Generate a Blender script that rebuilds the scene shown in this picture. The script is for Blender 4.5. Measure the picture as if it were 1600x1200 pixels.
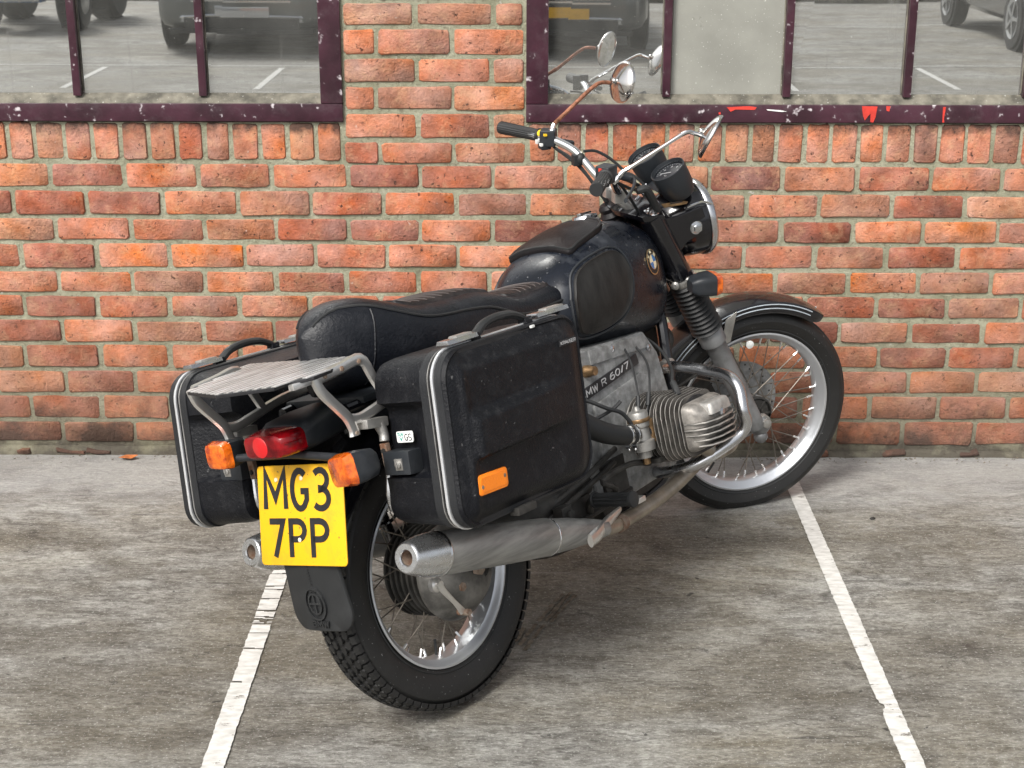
import bpy, bmesh, math, random
from math import sin, cos, pi, radians, sqrt, atan2
from mathutils import Vector, Matrix, noise
random.seed(7)
scene = bpy.context.scene
for o in list(bpy.data.objects): bpy.data.objects.remove(o)

# ------------------------------------------------------------------ camera, world, sun, exposure
CAM_H = 1.87
cam_d = bpy.data.cameras.new('camera'); cam = bpy.data.objects.new('camera', cam_d)
scene.collection.objects.link(cam); scene.camera = cam
cam_d.sensor_width = 36.0; cam_d.lens = 36.0 * 2420 / 1600
cam_d.clip_start = 0.05; cam_d.clip_end = 500
TH, YAW, ROLL = radians(18.56), radians(0.36), radians(0.07)
f0 = Vector((-sin(YAW), cos(YAW), 0)); r0 = Vector((cos(YAW), sin(YAW), 0))
fw = f0 * cos(TH) + Vector((0, 0, -sin(TH))); u0 = f0 * sin(TH) + Vector((0, 0, cos(TH)))
rt = r0 * cos(ROLL) + u0 * sin(ROLL); up = u0 * cos(ROLL) - r0 * sin(ROLL)
cam.matrix_world = Matrix(((rt.x, up.x, -fw.x, 0), (rt.y, up.y, -fw.y, 0), (rt.z, up.z, -fw.z, CAM_H), (0, 0, 0, 1)))
cam_d.dof.use_dof = True; cam_d.dof.focus_distance = 3.9; cam_d.dof.aperture_fstop = 22

world = bpy.data.worlds.new('World'); scene.world = world; world.use_nodes = True
SUN_EL, SUN_AZ = radians(46), radians(212)     # azimuth from +Y clockwise: behind the camera, a little to the left
wn = world.node_tree.nodes; wl = world.node_tree.links
for n in list(wn): wn.remove(n)
sky = wn.new('ShaderNodeTexSky'); sky.sky_type = 'NISHITA'; sky.sun_disc = False
sky.sun_elevation = SUN_EL; sky.sun_rotation = SUN_AZ; sky.dust_density = 4.0; sky.air_density = 1.0; sky.ozone_density = 1.0
hs = wn.new('ShaderNodeHueSaturation'); hs.inputs['Saturation'].default_value = 0.22
bg = wn.new('ShaderNodeBackground'); bg.inputs['Strength'].default_value = 0.12
wo = wn.new('ShaderNodeOutputWorld')
wl.new(sky.outputs[0], hs.inputs['Color']); wl.new(hs.outputs[0], bg.inputs['Color']); wl.new(bg.outputs[0], wo.inputs['Surface'])
sun_d = bpy.data.lights.new('sun', 'SUN'); sun = bpy.data.objects.new('sun', sun_d); scene.collection.objects.link(sun)
sun_d.energy = 2.2; sun_d.angle = radians(18); sun_d.color = (1.0, 0.965, 0.91)
sdir = Vector((sin(SUN_AZ) * cos(SUN_EL), cos(SUN_AZ) * cos(SUN_EL), sin(SUN_EL)))
sun.rotation_euler = sdir.to_track_quat('Z', 'Y').to_euler()
sun.location = (-4, -5, 9)
scene.view_settings.view_transform = 'Standard'; scene.view_settings.look = 'None'
scene.view_settings.gamma = 1.0; scene.view_settings.use_curve_mapping = False
scene.view_settings.exposure = 0.66
scene.render.resolution_x = 1024; scene.render.resolution_y = 768

# ------------------------------------------------------------------ materials
MATS = {}
def mat(name, col=(.5, .5, .5), rough=.5, metal=0.0, bump=0.0, bscale=60.0, var=0.0, vscale=8.0, col2=None, stretch=None,
        dust=0.0, dcol=(.30, .27, .23), dscale=5.0, rvar=0.0, spec=.5, coat=0.0, trans=0.0, speck=0.0, sscale=160, speckcol=(.6,.6,.58), emit=0):
    if name in MATS: return MATS[name]
    m = bpy.data.materials.new(name); m.use_nodes = True; nt = m.node_tree; N = nt.nodes; Lk = nt.links
    b = N['Principled BSDF']
    b.inputs['Base Color'].default_value = (*col, 1); b.inputs['Roughness'].default_value = rough; b.inputs['Metallic'].default_value = metal
    b.inputs['Specular IOR Level'].default_value = spec; b.inputs['Coat Weight'].default_value = coat; b.inputs['Coat Roughness'].default_value = .08
    b.inputs['Transmission Weight'].default_value = trans
    tc = N.new('ShaderNodeTexCoord'); mp = N.new('ShaderNodeMapping'); Lk.new(tc.outputs['Object'], mp.inputs[0])
    if stretch: mp.inputs['Scale'].default_value = stretch
    def nz(scale, det=4, rgh=.6):
        n = N.new('ShaderNodeTexNoise'); n.inputs['Scale'].default_value = scale; n.inputs['Detail'].default_value = det; n.inputs['Roughness'].default_value = rgh
        Lk.new(mp.outputs[0], n.inputs['Vector']); return n
    def ramp(src, a, c):
        r = N.new('ShaderNodeMapRange'); r.inputs['From Min'].default_value = a; r.inputs['From Max'].default_value = c; Lk.new(src, r.inputs['Value']); return r.outputs[0]
    def mix(fac, c1, c2):
        x = N.new('ShaderNodeMix'); x.data_type = 'RGBA'
        if isinstance(fac, float): x.inputs[0].default_value = fac
        else: Lk.new(fac, x.inputs[0])
        for i, c in ((6, c1), (7, c2)):
            if isinstance(c, tuple): x.inputs[i].default_value = (*c, 1)
            else: Lk.new(c, x.inputs[i])
        return x.outputs[2]
    cur = col
    if var > 0:
        c2 = col2 if col2 else tuple(min(1, c * (1 + var)) for c in col)
        c1 = col if col2 else tuple(c * (1 - var) for c in col)
        cur = mix(ramp(nz(vscale).outputs[0], .35, .65), c1, c2)
    if dust > 0:
        f = ramp(nz(dscale, 8, .7).outputs[0], .5, .75)
        geo = N.new('ShaderNodeNewGeometry'); sp = N.new('ShaderNodeSeparateXYZ'); Lk.new(geo.outputs['Normal'], sp.inputs[0])
        up_ = ramp(sp.outputs[2], -.5, 1.0)
        mu = N.new('ShaderNodeMath'); mu.operation = 'MULTIPLY'; Lk.new(f, mu.inputs[0]); Lk.new(up_, mu.inputs[1])
        mu2 = N.new('ShaderNodeMath'); mu2.operation = 'MULTIPLY'; Lk.new(mu.outputs[0], mu2.inputs[0]); mu2.inputs[1].default_value = dust
        cur = mix(mu2.outputs[0], cur, dcol)
        rr = N.new('ShaderNodeMapRange'); Lk.new(mu2.outputs[0], rr.inputs['Value']); rr.inputs['To Min'].default_value = rough; rr.inputs['To Max'].default_value = min(1, rough + .5)
        Lk.new(rr.outputs[0], b.inputs['Roughness'])
    if speck > 0:
        v = nz(sscale, 2, .5); f = ramp(v.outputs[0], .72 - speck * .05, .76)
        cur = mix(f, cur, speckcol)
    if not isinstance(cur, tuple): Lk.new(cur, b.inputs['Base Color'])
    if rvar > 0 and dust == 0:
        rr = N.new('ShaderNodeMapRange'); Lk.new(nz(vscale * 1.7, 6, .7).outputs[0], rr.inputs['Value']); rr.inputs['From Min'].default_value = .3; rr.inputs['From Max'].default_value = .7
        rr.inputs['To Min'].default_value = max(.02, rough - rvar); rr.inputs['To Max'].default_value = rough + rvar; Lk.new(rr.outputs[0], b.inputs['Roughness'])
    if bump > 0:
        bp = N.new('ShaderNodeBump'); bp.inputs['Strength'].default_value = min(1, bump); bp.inputs['Distance'].default_value = .002
        Lk.new(nz(bscale, 6, .65).outputs[0], bp.inputs['Height']); Lk.new(bp.outputs[0], b.inputs['Normal'])
    if emit: b.inputs['Emission Color'].default_value = (*col, 1); b.inputs['Emission Strength'].default_value = emit
    MATS[name] = m; return m

M_paint = mat('worn_black_paint', (.005, .007, .012), .26, bump=.18, bscale=30, dust=.85, dcol=(.060, .066, .078), dscale=13, spec=.34, speck=.4, speckcol=(.2, .2, .2), sscale=90)
M_gloss = mat('gloss_black_paint', (.006, .006, .008), .16, coat=.25, dust=.2, dcol=(.07, .07, .075), dscale=14)
M_slider = mat('grimy_fork_alloy', (.22, .225, .23), .45, .5, var=.3, vscale=14, dust=.6, dcol=(.09, .085, .08), dscale=14, bump=.2)
M_case = mat('grained_black_plastic', (.005, .0055, .0075), .40, bump=1, bscale=170, dust=.7, dcol=(.045, .045, .047), dscale=38, speck=.1, speckcol=(.09, .09, .09), sscale=120, spec=.24)
M_band = mat('ribbed_case_band', (.009, .010, .012), .5, bump=.6, bscale=260, dust=.2, dcol=(.12, .12, .12))
M_plastic = mat('dark_grey_plastic', (.014, .017, .021), .5, bump=.15, bscale=180, dust=.45, dcol=(.10, .10, .105), dscale=9)
M_vinyl = mat('black_vinyl', (.005, .006, .009), .33, bump=.9, bscale=120, dust=.55, dcol=(.032, .034, .040), dscale=18, spec=.36)
M_vinyltop = mat('brown_black_vinyl', (.008, .007, .008), .46, bump=.6, bscale=120, dust=.55, dcol=(.060, .050, .048), dscale=20, spec=.3)
M_rubber = mat('tyre_rubber', (.009, .009, .009), .55, bump=.35, bscale=120, dust=.35, dcol=(.07, .065, .06), dscale=9, speck=.3, speckcol=(.2,.2,.2))
M_rubber2 = mat('black_rubber', (.014, .015, .016), .55, bump=.2, bscale=150, dust=.35, dcol=(.10, .10, .10), dscale=12)
M_chrome = mat('chrome', (.66, .67, .68), .12, 1, rvar=.07, vscale=12, bump=.03, bscale=40)
M_chromedull = mat('dull_chrome', (.56, .57, .59), .24, 1, rvar=.1, vscale=14, dust=.35, dcol=(.24, .21, .17), dscale=18, bump=.1, bscale=80)
M_grime = mat('grimy_dark_casting', (.15, .145, .135), .55, .5, var=.5, vscale=16, dust=.9, dcol=(.05, .042, .034), dscale=18, bump=.4, bscale=120)
M_knee = mat('worn_knee_rubber', (.010, .0095, .009), .5, bump=.4, bscale=90, dust=.0, var=.5, vscale=20, stretch=(2, 1, .8), col2=(.019, .018, .017), rvar=.1, spec=.3)
M_fingap = mat('grimy_shaded_fin_flank', (.085, .078, .07), .65, .4, var=.5, vscale=30, dust=.5, dcol=(.04, .034, .028), dscale=20)  # flank colour carries grime and the shade of the fin gaps
M_finedge = mat('bright_fin_edge', (.52, .50, .47), .4, .7, var=.3, vscale=40)
M_tip = mat('frosted_chrome', (.64, .65, .66), .27, .95, rvar=.08, vscale=30, bump=.15, bscale=60)
M_stitch = mat('worn_stitching', (.10, .085, .08), .7)
M_muffler = mat('hazy_chrome', (.34, .34, .33), .42, .5, var=.3, vscale=11, stretch=(.4, 4, 4), dust=.5, dcol=(.19, .18, .16), dscale=5, bump=.05, bscale=60)
M_header = mat('burnt_header_steel', (.33, .29, .24), .42, .9, var=.3, vscale=12, dust=.7, dcol=(.24, .16, .10), dscale=13, bump=.15, bscale=90)
M_rust = mat('rusty_steel', (.16, .075, .04), .8, .2, var=.5, vscale=40, col2=(.30, .25, .20), bump=.4, bscale=120)
M_alu = mat('cast_aluminium', (.40, .39, .37), .45, .75, var=.25, vscale=16, dust=.5, dcol=(.13, .11, .09), dscale=16, bump=.3, bscale=160)
M_cast = mat('grey_cast_casing', (.25, .255, .255), .6, .4, var=.35, vscale=30, dust=.95, dcol=(.07, .06, .048), dscale=22, bump=.8, bscale=200)
M_fin = mat('oxidised_cylinder_fin', (.25, .235, .215), .5, .5, var=.45, vscale=30, dust=.8, dcol=(.10, .08, .06), dscale=14, bump=.2, bscale=160)
M_finhead = mat('bright_cast_cover', (.40, .39, .37), .48, .6, var=.3, vscale=40, dust=.7, dcol=(.2, .17, .13), dscale=20, bump=.25, bscale=160)
M_iron = mat('dark_cast_iron', (.05, .048, .045), .6, .5, var=.4, vscale=20, dust=.5, dcol=(.11, .09, .07), dscale=12, bump=.4, bscale=120)
M_rim = mat('polished_alloy_rim', (.60, .62, .65), .34, .75, rvar=.07, vscale=14)
M_spoke = mat('spoke_wire', (.20, .18, .155), .5, .8, var=.3, vscale=30)
M_nip = mat('spoke_nipple', (.85, .85, .84), .25, .9)
M_rack = mat('weathered_aluminium', (.50, .49, .47), .34, .75, var=.5, col2=(.95, .94, .93), vscale=9, stretch=(1, 7, 7), dust=.35, dcol=(.16, .14, .12), dscale=9, bump=.2, bscale=90)
M_rackarm = mat('polished_rack_arm', (.70, .69, .67), .28, .88, rvar=.1, vscale=24, dust=.2, dcol=(.25, .22, .18), dscale=18, bump=.08, bscale=60)
M_amber = mat('amber_lens', (.30, .032, .003), .14, coat=.7, var=.3, vscale=45, col2=(.85, .17, .008), bump=.6, bscale=60)
M_reflector = mat('orange_reflector', (.95, .24, .01), .3, bump=.6, bscale=300, emit=0)
M_red = mat('red_lens', (.08, .001, .003), .18, spec=.3, coat=.25, var=.4, vscale=30, col2=(.28, .004, .008))
M_redref = mat('red_reflector_disc', (.62, .008, .012), .2, coat=.6, bump=.5, bscale=300)
M_yellow = mat('yellow_plate', (.80, .43, .006), .42, bump=.15, bscale=26, dust=1, dcol=(.30, .17, .03), dscale=20, speck=.3, speckcol=(.15, .1, .03), sscale=90)
M_black = mat('black_print_and_gap_shade', (.012, .012, .014), .5, var=.3, vscale=60)
M_white = mat('white_label', (.75, .76, .74), .5, var=.1, vscale=60)
M_teal = mat('teal_print', (.05, .30, .25), .5)
M_letter = mat('silver_lettering', (.55, .56, .57), .4, .5)
M_blue = mat('emblem_blue', (.02, .18, .45), .25, coat=.5)
M_cream = mat('emblem_cream', (.85, .78, .55), .3, coat=.4, dust=.3, dcol=(.3, .22, .1), dscale=60)
M_gold = mat('emblem_ring', (.55, .42, .22), .3, .9)
M_glass = mat('instrument_glass', (.05, .06, .08), .06, coat=1.0)
M_dial = mat('dial_face', (.014, .016, .02), .4)
M_mirror = mat('mirror_glass', (.80, .80, .80), .03, 1)
M_mirrorback = mat('mirror_shell_chrome', (.62, .60, .58), .14, 1, rvar=.06, vscale=30, dust=.2, dcol=(.35, .22, .15), dscale=40)
M_stemrust = mat('rusted_mirror_stem', (.28, .12, .07), .5, .5, var=.5, vscale=60)
M_silverpaint = mat('silver_trim', (.72, .73, .74), .32, .6, dust=.3, dcol=(.3, .3, .3), dscale=20)
M_fendline = mat('pale_pinstripe', (.45, .50, .55), .3)
M_brass = mat('stained_brass', (.24, .15, .075), .45, .7, var=.4, vscale=60, bump=.3, bscale=100)
M_yellowbtn = mat('yellow_switch', (.85, .55, .02), .4)
M_putty = mat('old_putty', (.13, .12, .095), .85, var=.5, vscale=18, bump=.6, bscale=60, speck=.6, speckcol=(.5, .5, .46))
M_redsplash = mat('red_paint_splash', (.62, .045, .03), .5, var=.2, vscale=30)
M_leaf = mat('dry_orange_leaf', (.42, .13, .035), .7, var=.3, vscale=60)
M_pebble = mat('white_chip', (.7, .69, .66), .7)

# purple frame paint
def frame_mat():
    m = mat('aubergine_gloss_paint', (.045, .014, .024), .30, var=.35, vscale=9, bump=.5, bscale=26, dust=.85, dcol=(.15, .12, .13), dscale=22, speck=1.3, sscale=44, speckcol=(.55, .5, .52))
    return m
M_frame = frame_mat()

# ------------------------------------------------------------------ mesh helpers
def link(o): scene.collection.objects.link(o)
def rotm(axis, deg): return Matrix.Rotation(radians(deg), 3, axis)
class Geo:
    def __init__(s): s.v = []; s.f = []
    def put(s, vs, fs):
        b = len(s.v); s.v += [Vector(v) for v in vs]; s.f += [tuple(i + b for i in f) for f in fs]; return s
    def box(s, c, d, R=None):
        c = Vector(c); vs = []
        for sx in (-.5, .5):
            for sy in (-.5, .5):
                for sz in (-.5, .5):
                    v = Vector((sx * d[0], sy * d[1], sz * d[2])); vs.append(c + (R @ v if R else v))
        return s.put(vs, [(0, 1, 3, 2), (4, 6, 7, 5), (0, 4, 5, 1), (2, 3, 7, 6), (0, 2, 6, 4), (1, 5, 7, 3)])
    def hexa(s, a, b):            # a,b: two quads (lists of 4) joined
        vs = list(a) + list(b)
        return s.put(vs, [(3, 2, 1, 0), (4, 5, 6, 7)] + [(i, (i + 1) % 4, (i + 1) % 4 + 4, i + 4) for i in range(4)])
    def rings(s, R, close=False, cap=True):
        n = len(R[0]); vs = [p for r in R for p in r]; fs = []
        for k in range(len(R) - (0 if close else 1)):
            a = k * n; b = ((k + 1) % len(R)) * n
            fs += [(a + i, a + (i + 1) % n, b + (i + 1) % n, b + i) for i in range(n)]
        if cap and not close:
            fs.append(tuple(range(n - 1, -1, -1))); fs.append(tuple((len(R) - 1) * n + i for i in range(n)))
        return s.put(vs, fs)
    def lathe(s, prof, o=(0, 0, 0), ax=(0, 1, 0), n=32, cap=True, close=False):
        o = Vector(o); ax = Vector(ax).normalized(); a = Vector((0, 0, 1)) if abs(ax.z) < .9 else Vector((1, 0, 0))
        e1 = (a - ax * a.dot(ax)).normalized(); e2 = ax.cross(e1)
        R = [[o + ax * h + (e1 * cos(2 * pi * i / n) + e2 * sin(2 * pi * i / n)) * max(r, 1e-5) for i in range(n)] for r, h in prof]
        return s.rings(R, close=close, cap=cap)
    def cyl(s, a, b, r, r2=None, n=16):
        a = Vector(a); b = Vector(b); d = b - a
        return s.lathe([(r, 0), (r if r2 is None else r2, d.length)], a, d, n)
    def tube(s, pts, r, n=10, sub=6, flat=None, cap=True):
        P = smooth(pts, sub) if sub > 1 else [Vector(p) for p in pts]
        m = len(P); rr = r if isinstance(r, (list, tuple)) else [r] * len(pts)
        R = []; prev = None
        for i, p in enumerate(P):
            t = (P[min(i + 1, m - 1)] - P[max(i - 1, 0)]).normalized()
            if prev is None:
                a = Vector((0, 0, 1)) if abs(t.z) < .9 else Vector((1, 0, 0)); e = (a - t * a.dot(t)).normalized()
            else: e = (prev - t * prev.dot(t)).normalized()
            prev = e; e2 = t.cross(e); u = i / (m - 1) * (len(rr) - 1); k = min(int(u), len(rr) - 2) if len(rr) > 1 else 0
            rad = rr[k] + (rr[k + 1] - rr[k]) * (u - k) if len(rr) > 1 else rr[0]
            fl = flat or 1
            R.append([p + e * cos(2 * pi * j / n) * rad + e2 * sin(2 * pi * j / n) * rad * fl for j in range(n)])
        return s.rings(R, cap=cap)
    def prism(s, poly, ext):
        ext = Vector(ext); n = len(poly); vs = [Vector(p) for p in poly] + [Vector(p) + ext for p in poly]
        return s.put(vs, [tuple(range(n - 1, -1, -1)), tuple(range(n, 2 * n))] + [(i, (i + 1) % n, (i + 1) % n + n, i + n) for i in range(n)])
    def sphere(s, c, r, n=8, sc=(1, 1, 1)):
        m = n // 2 + 1; R = []
        for i in range(1, m):
            a = pi * i / m; R.append([Vector(c) + Vector((r * sin(a) * cos(2 * pi * j / n) * sc[0], r * sin(a) * sin(2 * pi * j / n) * sc[1], r * cos(a) * sc[2])) for j in range(n)])
        return s.rings(R)
def smooth(pts, sub=6):
    P = [Vector(p) for p in pts]
    if len(P) < 3: return P
    out = []
    for i in range(len(P) - 1):
        p0 = P[max(i - 1, 0)]; p1 = P[i]; p2 = P[i + 1]; p3 = P[min(i + 2, len(P) - 1)]
        for k in range(sub):
            t = k / sub
            out.append(.5 * ((2 * p1) + (p2 - p0) * t + (2 * p0 - 5 * p1 + 4 * p2 - p3) * t * t + (3 * p1 - p0 - 3 * p2 + p3) * t ** 3))
    out.append(P[-1]); return out
def mesh(name, g, m, smooth_=35, bevel=0, bseg=2, subsurf=0):
    me = bpy.data.meshes.new(name); me.from_pydata([tuple(v) for v in g.v], [], g.f); me.update()
    bm = bmesh.new(); bm.from_mesh(me)
    bmesh.ops.remove_doubles(bm, verts=bm.verts, dist=1e-6)
    if bevel:
        ed = [e for e in bm.edges if len(e.link_faces) == 2 and e.calc_face_angle(0) > .6]
        bmesh.ops.bevel(bm, geom=ed, offset=bevel, segments=bseg, affect='EDGES', profile=.7, clamp_overlap=True)
    bmesh.ops.recalc_face_normals(bm, faces=bm.faces)
    if smooth_:
        ang = radians(smooth_)
        for f in bm.faces: f.smooth = True
        for e in bm.edges:
            if len(e.link_faces) != 2 or e.calc_face_angle(pi) > ang: e.smooth = False
    bm.to_mesh(me); bm.free()
    if isinstance(m, (list, tuple)):
        for x in m: me.materials.append(x)
    else: me.materials.append(m)
    return me
def obj(name, g, m, parent=None, smooth_=35, bevel=0, bseg=2, steer=False, label=None, kind=None):
    if steer:
        for i, v in enumerate(g.v): g.v[i] = turn(v)
    me = mesh(name, g, m, smooth_, bevel, bseg); o = bpy.data.objects.new(name, me); link(o)
    if parent is not None: o.parent = parent
    if label: o['label'] = label
    if kind: o['kind'] = kind
    return o
def tag(o, label=None, cat=None, group=None, kind=None):
    if label: o['label'] = label
    if cat: o['category'] = cat
    if group: o['group'] = group
    if kind: o['kind'] = kind
    return o
def empty(name, loc=(0, 0, 0), label=None, cat=None, group=None):
    o = bpy.data.objects.new(name, None); o.empty_display_size = .1; link(o); o.location = loc
    return tag(o, label, cat, group)
def stroke(g, paths, place, w, th=.0012):
    """flat pen strokes (mitred ribbons) -> thin raised lettering. place(u,v,d) -> 3D"""
    for P in paths:
        n = len(P); closed = P[0] == P[-1] and n > 2
        if closed: P = P[:-1]; n -= 1
        L = []; R = []
        for i in range(n):
            p = Vector((*P[i], 0))
            a = Vector((*P[i - 1], 0)) if (i > 0 or closed) else None
            c = Vector((*P[(i + 1) % n], 0)) if (i < n - 1 or closed) else None
            d1 = (p - a).normalized() if a is not None else None; d2 = (c - p).normalized() if c is not None else None
            if d1 is None: d1 = d2
            if d2 is None: d2 = d1
            n1 = Vector((-d1.y, d1.x, 0)); n2 = Vector((-d2.y, d2.x, 0)); m = (n1 + n2)
            m = m.normalized() if m.length > 1e-4 else n1
            k = min(1 / max(m.dot(n1), .35), 2.2) * w / 2
            L.append(p + m * k); R.append(p - m * k)
        rng = range(n if closed else n - 1)
        for i in rng:
            j = (i + 1) % n; q = [L[i], L[j], R[j], R[i]]
            g.hexa([place(v.x, v.y, th) for v in q], [place(v.x, v.y, 0) for v in q])
def arc(cx, cy, rx, ry, a0, a1, n=10):
    return [(cx + rx * cos(radians(a0 + (a1 - a0) * i / n)), cy + ry * sin(radians(a0 + (a1 - a0) * i / n))) for i in range(n + 1)]
GLYPH = {  # width 0..1 (x), height 0..1 (y)
 'M': [[(0, 0), (0.03, 1), (.5, .28), (.97, 1), (1, 0)]], 'W': [[(0, 1), (.25, 0), (.5, .8), (.75, 0), (1, 1)]],
 'G': [arc(.5, .5, .5, .5, 50, 360 - 42, 16)[:-1] + [(.93, .24), (.93, .46), (.55, .46)]],
 '3': [arc(.42, .75, .48, .25, 140, -90, 10) + arc(.42, .26, .54, .26, 90, -140, 12)[0:]],
 '7': [[(0, 1), (1, 1), (.35, 0)]], 'P': [[(0, 0), (0, 1), (.5, 1)] + arc(.5, .75, .5, .25, 90, -90, 8)[1:] + [(0, .5)]],
 'B': [[(0, .5), (0, 1), (.55, 1)] + arc(.55, .76, .4, .24, 90, -90, 6)[1:] + [(0, .52)], [(0, .52), (0, 0), (.55, 0)] + arc(.55, .26, .45, .26, -90, 90, 6)[1:]],
 'R': [[(0, 0), (0, 1), (.55, 1)] + arc(.55, .75, .42, .25, 90, -90, 6)[1:] + [(0, .5)], [(.5, .5), (1, 0)]],
 '6': [arc(.5, .3, .5, .3, 0, 360, 14), [(.0, .3), (.06, .62), (.3, .9), (.75, 1)]], '0': [arc(.5, .5, .5, .5, 0, 360, 14)],
 '/': [[(0, 0), (1, 1)]], 'S': [arc(.5, .74, .5, .26, 40, 270, 10) + arc(.5, .24, .5, .26, 90, -140, 10)[1:]],
 'T': [[(0, 1), (1, 1)], [(.5, 1), (.5, 0)]], 'U': [[(0, 1), (0, .3)] + arc(.5, .3, .5, .3, 180, 360, 8)[1:] + [(1, 1)]],
 'V': [[(0, 1), (.5, 0), (1, 1)]], 'K': [[(0, 0), (0, 1)], [(1, 1), (.1, .5), (1, 0)]], 'A': [[(0, 0), (.5, 1), (1, 0)], [(.2, .35), (.8, .35)]],
 'E': [[(1, 0), (0, 0), (0, 1), (1, 1)], [(0, .5), (.8, .5)]], 'L': [[(0, 1), (0, 0), (1, 0)]],
}
def text(g, s, place, x, y, cw, ch, gap, w, th=.0012):
    for c in s:
        if c != ' ':
            k = 1.15 if c in 'MW' else (.55 if c == '/' else 1)
            stroke(g, [[(x + px * cw * k, y + py * ch) for px, py in P] for P in GLYPH[c]], place, w, th)
            x += cw * k + gap
        else: x += cw * .7

# ================================================================== THE SETTING
D = 4.83      # wall face
# ---- concrete ground
def concrete():
    m = bpy.data.materials.new('worn_concrete'); m.use_nodes = True; nt = m.node_tree; N = nt.nodes; Lk = nt.links; b = N['Principled BSDF']
    tc = N.new('ShaderNodeTexCoord')
    def mp(sc, rot=0, loc=(0, 0, 0)):
        q = N.new('ShaderNodeMapping'); q.inputs['Scale'].default_value = sc; q.inputs['Rotation'].default_value = (0, 0, rot); q.inputs['Location'].default_value = loc
        Lk.new(tc.outputs['Object'], q.inputs[0]); return q.outputs[0]
    def nz(vec, s, d=6, r=.65, dist=0):
        n = N.new('ShaderNodeTexNoise'); n.inputs['Scale'].default_value = s; n.inputs['Detail'].default_value = d; n.inputs['Roughness'].default_value = r; n.inputs['Distortion'].default_value = dist
        Lk.new(vec, n.inputs['Vector']); return n.outputs[0]
    def rng(src, a, c, lo=0, hi=1):
        r = N.new('ShaderNodeMapRange'); Lk.new(src, r.inputs['Value'])
        for k, v in (('From Min', a), ('From Max', c), ('To Min', lo), ('To Max', hi)): r.inputs[k].default_value = v
        return r.outputs[0]
    def mix(f, a, c, mode='MIX'):
        x = N.new('ShaderNodeMix'); x.data_type = 'RGBA'; x.blend_type = mode
        if isinstance(f, float): x.inputs[0].default_value = f
        else: Lk.new(f, x.inputs[0])
        for i, q in ((6, a), (7, c)):
            if isinstance(q, tuple): x.inputs[i].default_value = (*q, 1)
            else: Lk.new(q, x.inputs[i])
        return x.outputs[2]
    big = nz(mp((.8, 1.8, 1)), 1.1, 4, .6, .4)
    streak = nz(mp((1.8, 4.2, 1), .03), 3.4, 10, .76, .6)
    streak2 = nz(mp((2.6, 10, 1), -.16, (3, 1, 0)), 3.2, 9, .78, .8)
    fine = nz(mp((1, 1.9, 1)), 42, 7, .78)
    mid = nz(mp((1, 1.5, 1), .3, (9, 3, 0)), 7.5, 7, .72, .5)
    blot = nz(mp((1, 1.6, 1), 0, (5, 2, 0)), 3.2, 8, .7, .8)
    c = mix(rng(streak, .40, .60), (.17, .165, .15), (.48, .472, .435))
    c = mix(rng(streak2, .48, .58, 0, .85), c, (.52, .515, .48))
    c = mix(rng(big, .42, .60, 0, .6), c, (.27, .235, .165))
    c = mix(rng(mid, .38, .50, .5, 0), c, (.15, .138, .12))
    c = mix(rng(nz(mp((1, 1.3, 1), .2, (4, 9, 0)), 1.6, 6, .62, .8), .52, .60, 0, .5), c, (.15, .132, .10))
    c = mix(rng(nz(mp((.8, 2.2, 1), .1, (7, 2, 0)), 2.3, 6, .65, .8), .54, .64, 0, .5), c, (.50, .49, .44))
    c = mix(rng(mid, .58, .70, 0, .5), c, (.47, .46, .435))
    c = mix(rng(blot, .56, .70, 0, .75), c, (.070, .060, .050))
    c = mix(rng(nz(mp((1.4, 20, 1), .25, (1, 7, 0)), 2.6, 6, .7, .3), .60, .68, 0, .7), c, (.075, .07, .065))
    c = mix(rng(nz(mp((1.2, 34, 1), -.32, (2, 4, 0)), 1.6, 4, .6, .2), .665, .70, 0, .55), c, (.08, .074, .066))
    c = mix(rng(nz(mp((1.2, 30, 1), .42, (6, 1, 0)), 1.4, 4, .6, .2), .675, .71, 0, .5), c, (.48, .47, .45))
    c = mix(rng(nz(mp((.6, 1, 1), 0, (3, 8, 0)), 1.7, 5, .6, .6), .40, .62, .35, 0), c, (.12, .105, .085))
    c = mix(rng(fine, .40, .58, 0, 1), mix(1.0, c, (.56, .55, .54), 'MULTIPLY'), c)
    # oil spots and little pits
    vo = N.new('ShaderNodeTexVoronoi'); vo.inputs['Scale'].default_value = 2.3; vo.inputs['Randomness'].default_value = 1
    wob = N.new('ShaderNodeVectorMath'); wob.operation = 'ADD'; nn = N.new('ShaderNodeTexNoise'); nn.inputs['Scale'].default_value = 14; Lk.new(tc.outputs['Object'], nn.inputs['Vector'])
    sc_ = N.new('ShaderNodeVectorMath'); sc_.operation = 'SCALE'; sc_.inputs['Scale'].default_value = .09; Lk.new(nn.outputs['Color'], sc_.inputs[0])
    Lk.new(tc.outputs['Object'], wob.inputs[0]); Lk.new(sc_.outputs[0], wob.inputs[1]); Lk.new(wob.outputs[0], vo.inputs['Vector'])
    c = mix(rng(vo.outputs['Distance'], .085, .045, 0, .65), c, (.045, .034, .028))
    vo2 = N.new('ShaderNodeTexVoronoi'); vo2.inputs['Scale'].default_value = 9; Lk.new(wob.outputs[0], vo2.inputs['Vector'])
    c = mix(rng(vo2.outputs['Distance'], .07, .04, 0, .8), c, (.035, .032, .03))
    grit = nz(mp((1, 1.2, 1)), 130, 3, .6)
    c = mix(rng(grit, .34, .41, .4, 0), c, (.075, .07, .062)); c = mix(rng(grit, .60, .66, 0, .6), c, (.55, .54, .51))
    ve = N.new('ShaderNodeTexVoronoi'); ve.feature = 'DISTANCE_TO_EDGE'; ve.inputs['Scale'].default_value = .75
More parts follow.
